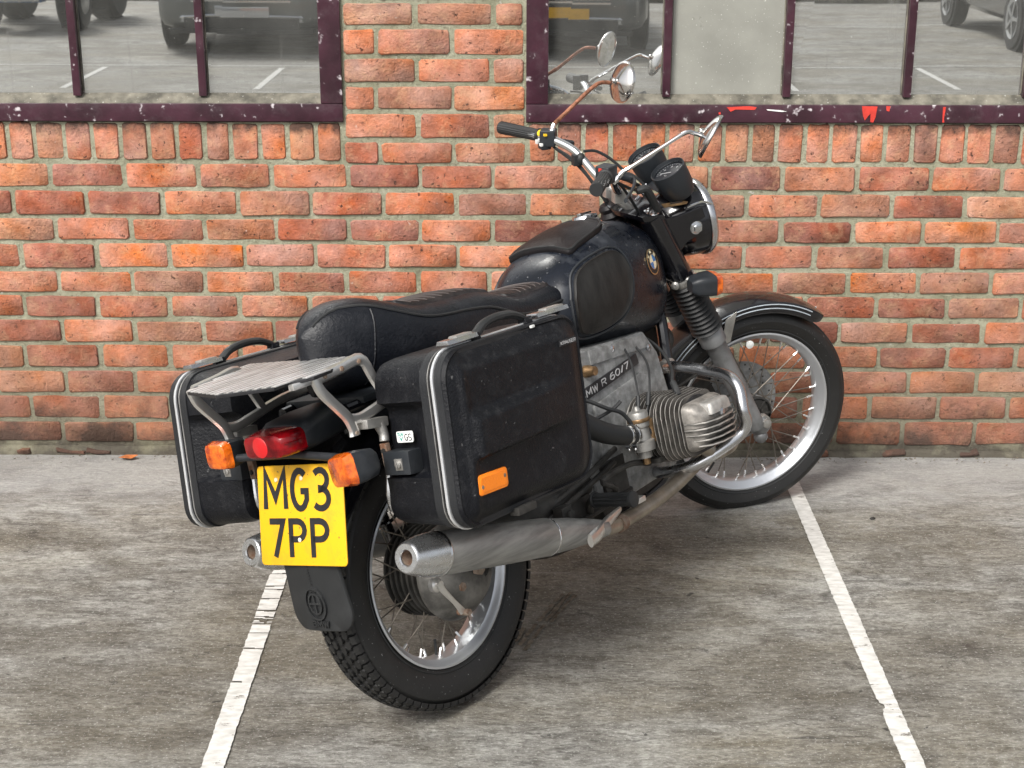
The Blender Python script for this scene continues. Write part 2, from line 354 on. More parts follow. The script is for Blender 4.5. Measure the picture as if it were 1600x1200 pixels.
    nw = N.new('ShaderNodeTexNoise'); nw.inputs['Scale'].default_value = 3.5; nw.inputs['Detail'].default_value = 8; nw.inputs['Roughness'].default_value = .7; Lk.new(tc.outputs['Object'], nw.inputs['Vector'])
    sw = N.new('ShaderNodeVectorMath'); sw.operation = 'SCALE'; sw.inputs['Scale'].default_value = .55; Lk.new(nw.outputs['Color'], sw.inputs[0])
    aw = N.new('ShaderNodeVectorMath'); aw.operation = 'ADD'; Lk.new(tc.outputs['Object'], aw.inputs[0]); Lk.new(sw.outputs[0], aw.inputs[1]); Lk.new(aw.outputs[0], ve.inputs['Vector'])
    ck = N.new('ShaderNodeMath'); ck.operation = 'MULTIPLY'; Lk.new(rng(ve.outputs['Distance'], .0045, .0015, 0, .7), ck.inputs[0]); Lk.new(rng(mid, .48, .58), ck.inputs[1])
    c = mix(ck.outputs[0], c, (.05, .046, .04))
    sp = N.new('ShaderNodeSeparateXYZ'); Lk.new(tc.outputs['Object'], sp.inputs[0])
    yw = N.new('ShaderNodeMath'); yw.operation = 'MULTIPLY_ADD'; Lk.new(mid, yw.inputs[0]); yw.inputs[1].default_value = .8; Lk.new(sp.outputs[1], yw.inputs[2])
    c = mix(rng(yw.outputs[0], 4.65, 4.95, 0, .45), c, (.46, .465, .46))
    Lk.new(c, b.inputs['Base Color'])
    rr = rng(streak, .3, .7, .62, .9); Lk.new(rr, b.inputs['Roughness']); b.inputs['Specular IOR Level'].default_value = .35
    bp = N.new('ShaderNodeBump'); bp.inputs['Strength'].default_value = .9; bp.inputs['Distance'].default_value = .008
    hh = N.new('ShaderNodeMath'); hh.operation = 'ADD'; Lk.new(fine, hh.inputs[0]); Lk.new(streak2, hh.inputs[1]); Lk.new(hh.outputs[0], bp.inputs['Height']); Lk.new(bp.outputs[0], b.inputs['Normal'])
    return m
M_conc = concrete()
g = Geo()
xs = [-150, -40, -12, -6, -3, -1.5, 0, 1.5, 3, 6, 12, 40, 150]; ys = [-150, -60, -25, -12, -6, -2, 1, 3, D + .1]
g.put([(x, y, 0) for y in ys for x in xs], [(j * 13 + i, j * 13 + i + 1, (j + 1) * 13 + i + 1, (j + 1) * 13 + i) for j in range(len(ys) - 1) for i in range(12)])
ground = obj('ground', g, M_conc, smooth_=0); tag(ground, 'worn streaky grey brown concrete floor of the yard', kind='structure')

# ---- painted bay lines (worn)
def line_mat():
    m = bpy.data.materials.new('chipped_white_line_paint'); m.use_nodes = True; nt = m.node_tree; N = nt.nodes; Lk = nt.links; b = N['Principled BSDF']
    tc = N.new('ShaderNodeTexCoord'); q = N.new('ShaderNodeMapping'); q.inputs['Scale'].default_value = (1, 2.2, 1); Lk.new(tc.outputs['Object'], q.inputs[0])
    n = N.new('ShaderNodeTexNoise'); n.inputs['Scale'].default_value = 14; n.inputs['Detail'].default_value = 9; n.inputs['Roughness'].default_value = .78; Lk.new(q.outputs[0], n.inputs['Vector'])
    n2 = N.new('ShaderNodeTexNoise'); n2.inputs['Scale'].default_value = 30; n2.inputs['Detail'].default_value = 6; Lk.new(q.outputs[0], n2.inputs['Vector'])
    r = N.new('ShaderNodeMapRange'); Lk.new(n.outputs[0], r.inputs['Value']); r.inputs['From Min'].default_value = .585; r.inputs['From Max'].default_value = .63
    r2 = N.new('ShaderNodeMapRange'); Lk.new(n2.outputs[0], r2.inputs['Value']); r2.inputs['From Min'].default_value = .35; r2.inputs['From Max'].default_value = .7
    x = N.new('ShaderNodeMix'); x.data_type = 'RGBA'; Lk.new(r2.outputs[0], x.inputs[0]); x.inputs[6].default_value = (.66, .65, .62, 1); x.inputs[7].default_value = (.46, .45, .42, 1)
    y = N.new('ShaderNodeMix'); y.data_type = 'RGBA'; Lk.new(r.outputs[0], y.inputs[0]); Lk.new(x.outputs[2], y.inputs[6]); y.inputs[7].default_value = (.17, .155, .135, 1)
    Lk.new(y.outputs[2], b.inputs['Base Color']); b.inputs['Roughness'].default_value = .75
    bp = N.new('ShaderNodeBump'); bp.inputs['Strength'].default_value = .5; bp.inputs['Distance'].default_value = .003; Lk.new(n2.outputs[0], bp.inputs['Height']); Lk.new(bp.outputs[0], b.inputs['Normal'])
    return m
M_line = line_mat()
def bay_line(x0, x1, y0, y1, gaps=(), drift=0, label=''):
    """ragged-edged paint strip; gaps = (y, height) where the paint has flaked off"""
    rng_ = random.Random(11); g = Geo(); y = y0; st = .004; L = []
    while y < y1:
        j = noise.noise(Vector((x0 * 9, y * 23, 1))) * .0012 + .0022 * noise.noise(Vector((x0, y * 70, 4))); k = noise.noise(Vector((x0 * 9, y * 27, 7))) * .0012 + .002 * noise.noise(Vector((x0, y * 77, 9)))
        bite = 0
        nb = noise.noise(Vector((x0, y * 8, 3)))
        if nb > .34: bite = (nb - .34) * .05 * (1 + noise.noise(Vector((x0, y * 90, 5))))
        t = (y - y0) / (y1 - y0) * drift
        L.append((x0 + t + j + bite, x1 + t + k, y)); y += st
    for a, c in zip(L, L[1:]):
        hit = [gh for gy, gh in gaps if abs((a[2] + st / 2) - gy) < gh / 2]
        if hit:
            if rng_.random() < .45: continue
            m1 = a[0] + (a[1] - a[0]) * rng_.uniform(.25, .75)
            a, c = ((a[0], m1, a[2]), (c[0], m1, c[2])) if rng_.random() < .5 else ((m1, a[1], a[2]), (m1, c[1], c[2]))
        g.put([(a[0], a[2], .004), (a[1], a[2], .004), (c[1], c[2], .004), (c[0], c[2], .004)], [(0, 1, 2, 3)])
    o = obj('parking_line', g, M_line, smooth_=0); return tag(o, label, kind='structure')
bay_line(-.695, -.645, 1.6, 4.45, ((3.62, .045), (3.675, .012), (3.47, .008), (3.82, .008), (3.80, .005), (3.90, .009), (3.745, .007), (3.30, .006), (3.55, .006)), label='chipped white bay line running under the rear of the motorcycle')
bay_line(.840, .886, 1.6, 4.60, (), label='white bay line meeting the front wheel of the motorcycle')
for x in (-3.98, -2.35, 2.35, 3.78): bay_line(x - .03, x + .03, -5.4, -3.9, (), label=None)
for y in (-5.55, -9.6):
    g = Geo(); g.put([(-14, y - .02, .004), (14, y - .02, .004), (14, y + .02, .004), (-14, y + .02, .004)], [(0, 1, 2, 3)])
    o = obj('parking_line', g, M_line, smooth_=0); tag(o, 'long pale line across the yard seen only in the window glass', kind='structure')

# rubber and mud marks left by a tyre beside the rear wheel
M_mark = mat('brown_tyre_mark', (.06, .046, .03), .9, var=.5, vscale=60, col2=(.20, .17, .13))
def tyre_mark(x0, y0, x1, y1, n, wd, label):
    g = Geo(); rn = random.Random(int(abs(x0 * 900)) + 5); d = Vector((x1 - x0, y1 - y0, 0)); L = d.length; d.normalize(); q = Vector((-d.y, d.x, 0))
    for r in range(n):
        off = (r - (n - 1) / 2) * wd * 1.6; t = rn.uniform(0, .03)
        while t < L - .01:
            l = rn.uniform(.012, .05); a = Vector((x0, y0, .003)) + d * t + q * (off + .012 * sin(t * 9) + rn.uniform(-.001, .001)); b_ = a + d * l; w = wd * rn.uniform(.35, .75)
            g.put([a - q * w, a + q * w * rn.uniform(.5, 1), b_ + q * w, b_ - q * w * rn.uniform(.5, 1)], [(0, 1, 2, 3)]); t += l + rn.choice((.002, .004, .012))
    o = obj('tyre_mark', g, M_mark, None, 0); tag(o, label, kind='structure')
tyre_mark(-.013, 3.465, .045, 3.59, 3, .013, 'brown tyre mark on the concrete right of the rear wheel'); tyre_mark(.055, 3.60, .14, 3.77, 3, .010, 'brown tyre mark on the concrete right of the rear wheel')
# ------------------------------------------------------------------ brick wall
def brick_mat(name='fired_red_brick'):
    m = bpy.data.materials.new(name); m.use_nodes = True; nt = m.node_tree; N = nt.nodes; Lk = nt.links; b = N['Principled BSDF']
    tc = N.new('ShaderNodeTexCoord'); oi = N.new('ShaderNodeObjectInfo'); gg = N.new('ShaderNodeNewGeometry')
    vm = N.new('ShaderNodeVectorMath'); vm.operation = 'ADD'; Lk.new(gg.outputs['Position'], vm.inputs[0]); Lk.new(oi.outputs['Location'], vm.inputs[1])
    def nz(s, d=5, r=.6, st=None, dist=0):
        n = N.new('ShaderNodeTexNoise'); n.inputs['Scale'].default_value = s; n.inputs['Detail'].default_value = d; n.inputs['Roughness'].default_value = r; n.inputs['Distortion'].default_value = dist
        if st:
            q = N.new('ShaderNodeMapping'); q.inputs['Scale'].default_value = st; Lk.new(vm.outputs[0], q.inputs[0]); Lk.new(q.outputs[0], n.inputs['Vector'])
        else: Lk.new(vm.outputs[0], n.inputs['Vector'])
        return n.outputs[0]
    def rng(src, a, c, lo=0, hi=1):
        r = N.new('ShaderNodeMapRange'); Lk.new(src, r.inputs['Value'])
        for k, v in (('From Min', a), ('From Max', c), ('To Min', lo), ('To Max', hi)): r.inputs[k].default_value = v
        return r.outputs[0]
    def mix(f, a, c):
        x = N.new('ShaderNodeMix'); x.data_type = 'RGBA'
        if isinstance(f, float): x.inputs[0].default_value = f
        else: Lk.new(f, x.inputs[0])
        for i, q in ((6, a), (7, c)):
            if isinstance(q, tuple): x.inputs[i].default_value = (*q, 1)
            else: Lk.new(q, x.inputs[i])
        return x.outputs[2]
    at = N.new('ShaderNodeAttribute'); at.attribute_name = 'tone'; at.attribute_type = 'GEOMETRY'
    rnd = N.new('ShaderNodeMath'); rnd.operation = 'ADD'; Lk.new(oi.outputs['Random'], rnd.inputs[0]); Lk.new(at.outputs['Fac'], rnd.inputs[1])
    fr = N.new('ShaderNodeMath'); fr.operation = 'FRACT'; Lk.new(rnd.outputs[0], fr.inputs[0])
    cr = N.new('ShaderNodeValToRGB'); Lk.new(fr.outputs[0], cr.inputs[0]); e = cr.color_ramp; e.interpolation = 'LINEAR'
    cols = [(0, (.23, .088, .066)), (.08, (.44, .135, .072)), (.2, (.36, .125, .080)), (.32, (.58, .175, .070)), (.46, (.46, .175, .105)), (.58, (.62, .195, .075)), (.70, (.40, .17, .105)), (.82, (.60, .21, .085)), (.92, (.48, .22, .125)), (1, (.34, .12, .078))]
    e.elements[0].position = 0; e.elements[0].color = (*cols[0][1], 1); e.elements[1].position = 1; e.elements[1].color = (*cols[-1][1], 1)
    for p, c in cols[1:-1]:
        q = e.elements.new(p); q.color = (*c, 1)
    c = cr.outputs[0]
    hv = N.new('ShaderNodeHueSaturation'); Lk.new(c, hv.inputs['Color']); Lk.new(rng(nz(9, 8, .72), .32, .68, .55, 1.32), hv.inputs['Value']); Lk.new(rng(nz(6, 5, .6), .3, .7, .68, 1.12), hv.inputs['Saturation']); c = hv.outputs[0]
    c = mix(rng(nz(16, 7, .75), .50, .70, 0, .6), c, (.58, .345, .205))       # buff bloom
    c = mix(rng(nz(24, 7, .75, (.35, 1, 1)), .58, .74, 0, .55), c, (.22, .09, .06))  # darker fire marks
    c = mix(rng(nz(62, 4, .65), .62, .68, 0, .85), c, (.050, .028, .024))      # pits
    c = mix(rng(nz(20, 5, .7), .66, .70, 0, .9), c, (.035, .026, .024))
    c = mix(rng(nz(60, 3, .6, (1, 1, .8)), .70, .76, 0, .6), c, (.62, .52, .46))
    # ragged darker brown towards the floor, grime at the very foot
    sp = N.new('ShaderNodeSeparateXYZ'); Lk.new(gg.outputs['Position'], sp.inputs[0])
    ad = N.new('ShaderNodeMath'); ad.operation = 'MULTIPLY_ADD'; Lk.new(nz(5, 6, .7), ad.inputs[0]); ad.inputs[1].default_value = .55; Lk.new(sp.outputs[2], ad.inputs[2])
    c = mix(rng(ad.outputs[0], .95, .40, 0, .55), c, (.20, .105, .065))
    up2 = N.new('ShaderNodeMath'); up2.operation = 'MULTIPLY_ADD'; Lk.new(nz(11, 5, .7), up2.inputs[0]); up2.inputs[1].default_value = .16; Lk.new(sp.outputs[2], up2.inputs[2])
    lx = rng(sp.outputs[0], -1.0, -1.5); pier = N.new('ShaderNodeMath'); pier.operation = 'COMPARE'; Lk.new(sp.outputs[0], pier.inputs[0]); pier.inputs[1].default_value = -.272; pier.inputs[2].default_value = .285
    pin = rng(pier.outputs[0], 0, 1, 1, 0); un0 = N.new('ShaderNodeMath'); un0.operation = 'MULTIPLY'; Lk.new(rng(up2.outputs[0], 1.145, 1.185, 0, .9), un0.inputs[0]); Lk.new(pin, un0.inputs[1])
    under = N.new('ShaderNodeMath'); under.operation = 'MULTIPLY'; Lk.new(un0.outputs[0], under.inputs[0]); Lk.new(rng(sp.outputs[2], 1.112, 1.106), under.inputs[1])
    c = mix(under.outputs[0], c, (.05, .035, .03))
    c = mix(rng(ad.outputs[0], .42, .30, 0, .85), c, (.055, .042, .035))
    Lk.new(c, b.inputs['Base Color']); b.inputs['Roughness'].default_value = .9; b.inputs['Specular IOR Level'].default_value = .25
    bp = N.new('ShaderNodeBump'); bp.inputs['Strength'].default_value = .9; bp.inputs['Distance'].default_value = .008
    h = N.new('ShaderNodeMath'); h.operation = 'ADD'; Lk.new(nz(38, 8, .75), h.inputs[0]); Lk.new(nz(110, 4, .7), h.inputs[1]); Lk.new(h.outputs[0], bp.inputs['Height']); Lk.new(bp.outputs[0], b.inputs['Normal'])
    return m
M_brick = brick_mat()
def mortar_mat():
    m = bpy.data.materials.new('lime_mortar'); m.use_nodes = True; nt = m.node_tree; N = nt.nodes; Lk = nt.links; b = N['Principled BSDF']
    gg = N.new('ShaderNodeNewGeometry')
    def nz(s, d=6, r=.65):
        n = N.new('ShaderNodeTexNoise'); n.inputs['Scale'].default_value = s; n.inputs['Detail'].default_value = d; n.inputs['Roughness'].default_value = r; Lk.new(gg.outputs['Position'], n.inputs['Vector']); return n.outputs[0]
    def rng(src, a, c, lo=0, hi=1):
        r = N.new('ShaderNodeMapRange'); Lk.new(src, r.inputs['Value'])
        for k, v in (('From Min', a), ('From Max', c), ('To Min', lo), ('To Max', hi)): r.inputs[k].default_value = v
        return r.outputs[0]
    def mix(f, a, c):
        x = N.new('ShaderNodeMix'); x.data_type = 'RGBA'; Lk.new(f, x.inputs[0])
        for i, q in ((6, a), (7, c)):
            if isinstance(q, tuple): x.inputs[i].default_value = (*q, 1)
            else: Lk.new(q, x.inputs[i])
        return x.outputs[2]
    c = mix(rng(nz(9), .35, .65), (.27, .27, .185), (.45, .445, .335))
    c = mix(rng(nz(60, 5), .54, .66, 0, .8), c, (.20, .18, .13))
    c = mix(rng(nz(50, 4), .66, .74, 0, .8), c, (.62, .60, .56))
    sp = N.new('ShaderNodeSeparateXYZ'); Lk.new(gg.outputs['Position'], sp.inputs[0])
    ad = N.new('ShaderNodeMath'); ad.operation = 'MULTIPLY_ADD'; Lk.new(nz(5), ad.inputs[0]); ad.inputs[1].default_value = .5; Lk.new(sp.outputs[2], ad.inputs[2])
    c = mix(rng(ad.outputs[0], .75, .35, 0, .55), c, (.15, .125, .09)); c = mix(rng(ad.outputs[0], .34, .25, 0, .75), c, (.06, .05, .045))
    Lk.new(c, b.inputs['Base Color']); b.inputs['Roughness'].default_value = .95; b.inputs['Specular IOR Level'].default_value = .15
    bp = N.new('ShaderNodeBump'); bp.inputs['Strength'].default_value = 1; bp.inputs['Distance'].default_value = .010
    Lk.new(nz(70, 6, .8), bp.inputs['Height']); Lk.new(bp.outputs[0], b.inputs['Normal'])
    return m
M_mortar = mortar_mat()

wall = empty('brick_wall', (0, D, 0), 'old red brick wall with pale mortar, a soldier course under each window and a pier between', 'wall')
def brick_mesh(w, h, seed, d=.05, rough=.0028):
    """front face at local y=0 facing -Y, origin at the brick's centre; ragged arrises"""
    rnd = random.Random(seed); g = Geo(); o = []; 
    x0, x1, z0, z1 = -w / 2, w / 2, -h / 2, h / 2; r = min(.007, h * .2)
    L = [x0 + (x1 - x0) * t for t in ((.33, .68) if w > .12 else (.5,))]
    per = [(x0 + r, z0)] + [(x, z0) for x in L] + [(x1 - r, z0), (x1, z0 + r), (x1, z1 - r), (x1 - r, z1)] + [(x, z1) for x in reversed(L)] + [(x0 + r, z1), (x0, z1 - r), (x0, z0 + r)]
    per = [(x + rnd.uniform(-rough, rough) * .7, z + rnd.uniform(-rough, rough) * .8) for x, z in per]
    n = len(per); ins = .0030
    A = [Vector((x, d, z)) for x, z in per]
    B = [Vector((x, .0035 + rnd.uniform(0, .0015), z)) for x, z in per]
    Cc = [Vector((x * (1 - ins * 2 / w), rnd.uniform(-.0012, .0012), z * (1 - ins * 2 / h))) for x, z in per]
    g.rings([A, B, Cc], cap=False); g.put(Cc, [tuple(range(n))])
    return g
brick_lib = {}
def brick(x, z, w, h, rot=0, proud=0, vertical=False):
    key = (round(w / .012), round(h / .006), random.randrange(6))
    if key not in brick_lib:
        me = mesh('brick', brick_mesh(key[0] * .012, key[1] * .006, hash(key) & 0xffff), M_brick, 50); brick_lib[key] = me
    o = bpy.data.objects.new('brick', brick_lib[key]); link(o); o.parent = wall; o.scale = (w / (key[0] * .012), 1, h / (key[1] * .006))
    o.location = (x, -.0035 - proud, z); o.rotation_euler = (0, rot, 0); return o
rowL = [.983, .896, .807, .724, .634, .552, .469, .384, .296, .210, .118, .038]
rowR = [.975, .886, .801, .721, .636, .552, .470, .386, .302, .215, .125, .033]
heads = [
 [-1.487, -1.254, -1.02, -.788, -.546, -.319, -.091, .136, .364, .591, .819, 1.055, 1.286, 1.509],
 [-1.614, -1.379, -1.139, -.898, -.668, -.438, -.208, .022, .252, .482, .712, .942, 1.168, 1.403],
 [-1.486, -1.244, -1.01, -.781, -.551, -.322, -.093, .137, .366, .596, .825, 1.053, 1.277, 1.512],
 [-1.604, -1.363, -1.127, -.887, -.659, -.431, -.203, .024, .252, .48, .708, .936, 1.164, 1.392],
 [-1.491, -1.252, -1.021, -.791, -.562, -.333, -.103, .127, .356, .585, .815, 1.049, 1.275, 1.506],
 [-1.609, -1.373, -1.139, -.912, -.683, -.455, -.226, .003, .231, .46, .689, .917, 1.146, 1.374, 1.611],
 [-1.496, -1.26, -1.032, -.803, -.573, -.344, -.115, .115, .344, .573, .803, 1.032, 1.26, 1.498],
 [-1.625, -1.378, -1.15, -.918, -.687, -.455, -.224, .008, .24, .471, .703, .934, 1.166, 1.389, 1.613],
 [-1.5, -1.27, -1.039, -.808, -.577, -.346, -.115, .115, .346, .577, .808, 1.039, 1.27, 1.494],
 [-1.621, -1.389, -1.158, -.927, -.696, -.465, -.234, -.004, .227, .458, .689, .92, 1.151, 1.374, 1.604],
 [-1.523, -1.286, -1.053, -.821, -.588, -.355, -.123, .11, .343, .576, .808, 1.041, 1.265, 1.503]]
def zrow(i, x):
    t = (x + 1.5) / 2.9; return rowL[i] + (rowR[i] - rowL[i]) * t
XB = 2.05
rest = Geo(); tones = []
def far_brick(x, z, w, h):
    g = brick_mesh(w, h, random.randrange(9999)); t = random.random()
    n0 = len(rest.v); rest.put([(v.x + x, v.y - .004, v.z + z) for v in g.v], g.f); tones.extend([t] * (len(rest.v) - n0))
J = .0140
for i, hd in enumerate(heads):
    h = hd[:]
    while h[-1] < 5.2: h.append(h[-1] + .231 + random.uniform(-.004, .004))
    while h[0] > -5.2: h.insert(0, h[0] - .231 + random.uniform(-.004, .004))
    for a, c in zip(h, h[1:]):
        x = (a + c) / 2; jj = J + random.uniform(-.004, .004); w = c - a - jj
        zt, zb = zrow(i, x), zrow(i + 1, x); hh = zt - zb - J + random.uniform(-.003, .003); z = (zt + zb) / 2
        if abs(x) < XB: brick(x, z + random.uniform(-.0015, .0015), w, hh, random.gauss(0, .004), random.uniform(-.002, .003))
        else: far_brick(x, z, w, hh)
# pier between the windows, carried on above the frame
pz = [.973, 1.051, 1.14, 1.224, 1.308, 1.398, 1.474]
px = [[-.561, -.444, -.215, .015], [-.558, -.323, -.095, .015], [-.557, -.45, -.214, .012], [-.556, -.325, -.095, .012], [-.555, -.449, -.216, .01], [-.554, -.328, -.088, .009]]
k = 0
while pz[-1] < 2.6: pz.append(pz[-1] + .085); px.append(px[4 + k % 2]); k += 1
for i, row in enumerate(px[:len(pz) - 1]):
    for a, c in zip(row, row[1:]):
        x = (a + c) / 2
        if pz[i] < 1.9: brick(x, (pz[i] + pz[i + 1]) / 2, c - a - J + random.uniform(-.003, .003), pz[i + 1] - pz[i] - J + random.uniform(-.003, .003), random.gauss(0, .004), random.uniform(-.002, .002))
        else: far_brick(x, (pz[i] + pz[i + 1]) / 2, c - a - J, pz[i + 1] - pz[i] - J)
# soldier courses
sL = [-1.61, -1.525, -1.433, -1.345, -1.257, -1.168, -1.081, -.993, -.91, -.821, -.734, -.643, -.562]
sR = [.019, .105, .191, .277, .365, .453, .544, .629, .712, .794, .882, .964, 1.05, 1.132, 1.217, 1.301, 1.385, 1.467, 1.556]
for s_, far in ((sL, -1), (sR, 1)):
    s2 = s_[:]
    while abs(s2[0 if far < 0 else -1]) < 5.1:
        if far < 0: s2.insert(0, s2[0] - .087)
        else: s2.append(s2[-1] + .086)
    for a, c in zip(s2, s2[1:]):
        x = (a + c) / 2; zb = zrow(0, x) + J / 2; zt = 1.104; w = c - a - J + random.uniform(-.002, .004)
        if abs(x) < 1.8: brick(x, (zb + zt) / 2, w, zt - zb + random.uniform(-.003, .003), random.gauss(0, .008), random.uniform(-.002, .002))
        else: far_brick(x, (zb + zt) / 2, w, zt - zb)
o = obj('outer_brickwork', rest, M_brick, wall, 50, kind='stuff')
at = o.data.attributes.new('tone', 'FLOAT', 'POINT')
if len(tones) == len(o.data.vertices): at.data.foreach_set('value', tones)
# mortar bed: a slab with the two window openings left out
g = Geo()
def slab(x0, x1, z0, z1, y0=.0012, y1=.28): g.box(((x0 + x1) / 2, (y0 + y1) / 2, (z0 + z1) / 2), (x1 - x0, y1 - y0, z1 - z0))
slab(-5.3, 5.3, -.02, 1.106); slab(-.556, .012, 1.106, 2.7); slab(-5.3, -4.5, 1.106, 2.7); slab(4.5, 5.3, 1.106, 2.7); slab(-5.3, 5.3, 2.7, 4.2)
obj('mortar', g, M_mortar, wall, 0)
# ragged mortar smears + broken foot of the wall
g = Geo(); rnd = random.Random(3)
n = 240; P = []
for i in range(n + 1):
    x = -5.2 + 10.4 * i / n; d = .018 + .010 * noise.noise(Vector((x * 5, 0, 2))) + .006 * noise.noise(Vector((x * 19, 0, 5))); h = .021 + .010 * noise.noise(Vector((x * 3.3, 4, 2))) + (.006 if x < -.2 else -.004)
    P.append([(x, -d, -.002), (x, -d + .004, h * .7), (x, -d * .4, h), (x, .03, h + .006), (x, .03, -.002)])
vs = [p for r in P for p in r]; fs = []
for i in range(n):
    for j in range(5): fs.append((i * 5 + j, i * 5 + (j + 1) % 5, (i + 1) * 5 + (j + 1) % 5, (i + 1) * 5 + j))
g.put(vs, fs); obj('crumbled_footing', g, M_mortar, wall, 60)
for i, x in enumerate((-1.66, -1.50, -1.41, -1.13, -1.02, -.93, -.74, -.62, .97, 1.24, 1.49)):
    w = rnd.uniform(.03, .11); h = rnd.uniform(.010, .026)
    me = mesh('brick', brick_mesh(w, h, i, .03, .005), M_brick, 50); o = bpy.data.objects.new('brick', me); link(o); o.parent = wall
    o.location = (x, -.020 - rnd.uniform(0, .006), .008 + rnd.uniform(0, .004)); o.rotation_euler = (rnd.uniform(-.2, .2), rnd.uniform(-.12, .12), rnd.uniform(-.1, .1)); o['label'] = 'crumbled half buried brick fragment at the foot of the wall'

# ------------------------------------------------------------------ windows
def glass_mat():
    m = bpy.data.materials.new('dusty_reflective_pane'); m.use_nodes = True; nt = m.node_tree; N = nt.nodes; Lk = nt.links
    for n in list(N): N.remove(n)
    out = N.new('ShaderNodeOutputMaterial'); gl = N.new('ShaderNodeBsdfGlossy'); gl.inputs['Roughness'].default_value = .012; gl.inputs['Color'].default_value = (.80, .82, .82, 1)
    df = N.new('ShaderNodeBsdfDiffuse'); tc = N.new('ShaderNodeNewGeometry')
    def nz(s, d=6, r=.65):
        n = N.new('ShaderNodeTexNoise'); n.inputs['Scale'].default_value = s; n.inputs['Detail'].default_value = d; n.inputs['Roughness'].default_value = r; Lk.new(tc.outputs['Position'], n.inputs['Vector']); return n.outputs[0]
    def rng(src, a, c, lo=0, hi=1):
        r = N.new('ShaderNodeMapRange'); Lk.new(src, r.inputs['Value'])
        for k, v in (('From Min', a), ('From Max', c), ('To Min', lo), ('To Max', hi)): r.inputs[k].default_value = v
        return r.outputs[0]
    c = N.new('ShaderNodeMix'); c.data_type = 'RGBA'; Lk.new(rng(nz(130, 3), .70, .74), c.inputs[0]); c.inputs[6].default_value = (.24, .24, .225, 1); c.inputs[7].default_value = (.75, .75, .72, 1)
    Lk.new(c.outputs[2], df.inputs['Color'])
    # dirt gathers along the bottom
    sp = N.new('ShaderNodeSeparateXYZ'); Lk.new(tc.outputs['Position'], sp.inputs[0])
    low = rng(sp.outputs[2], 1.30, 1.17, 0, .25)
    f1 = rng(nz(3.2), .35, .75, .13, .36); f2 = rng(nz(130, 3), .70, .74, 0, .5)
    a1 = N.new('ShaderNodeMath'); a1.operation = 'ADD'; Lk.new(f1, a1.inputs[0]); Lk.new(low, a1.inputs[1])
    a2 = N.new('ShaderNodeMath'); a2.operation = 'ADD'; a2.use_clamp = True; Lk.new(a1.outputs[0], a2.inputs[0]); Lk.new(f2, a2.inputs[1])
    mx = N.new('ShaderNodeMixShader'); Lk.new(a2.outputs[0], mx.inputs[0]); Lk.new(gl.outputs[0], mx.inputs[1]); Lk.new(df.outputs[0], mx.inputs[2]); Lk.new(mx.outputs[0], out.inputs['Surface'])
    mpz = N.new('ShaderNodeMapping'); mpz.inputs['Scale'].default_value = (16, 16, .8); Lk.new(tc.outputs['Position'], mpz.inputs[0])
    ns = N.new('ShaderNodeTexNoise'); ns.inputs['Scale'].default_value = 1; ns.inputs['Detail'].default_value = 5; Lk.new(mpz.outputs[0], ns.inputs['Vector'])
    a3 = N.new('ShaderNodeMath'); a3.operation = 'ADD'; a3.use_clamp = True; Lk.new(a2.outputs[0], a3.inputs[0]); Lk.new(rng(ns.outputs[0], .60, .72, 0, .45), a3.inputs[1]); Lk.new(a3.outputs[0], mx.inputs[0])
    bp = N.new('ShaderNodeBump'); bp.inputs['Strength'].default_value = .02; bp.inputs['Distance'].default_value = .002; Lk.new(nz(1.5, 2), bp.inputs['Height']); Lk.new(bp.outputs[0], gl.inputs['Normal'])
    return m
M_pane = glass_mat()
M_milky = mat('grimy_frosted_pane', (.27, .27, .24), .35, var=.15, vscale=4, dust=0, rvar=.1, speck=.8, speckcol=(.6, .6, .56), bump=.1, bscale=20, spec=.6)
ZR0, ZR1, ZG = 1.110, 1.165, 1.192       # rail bottom / rail top / glass bottom
YG = .03                                   # glass set behind the wall face
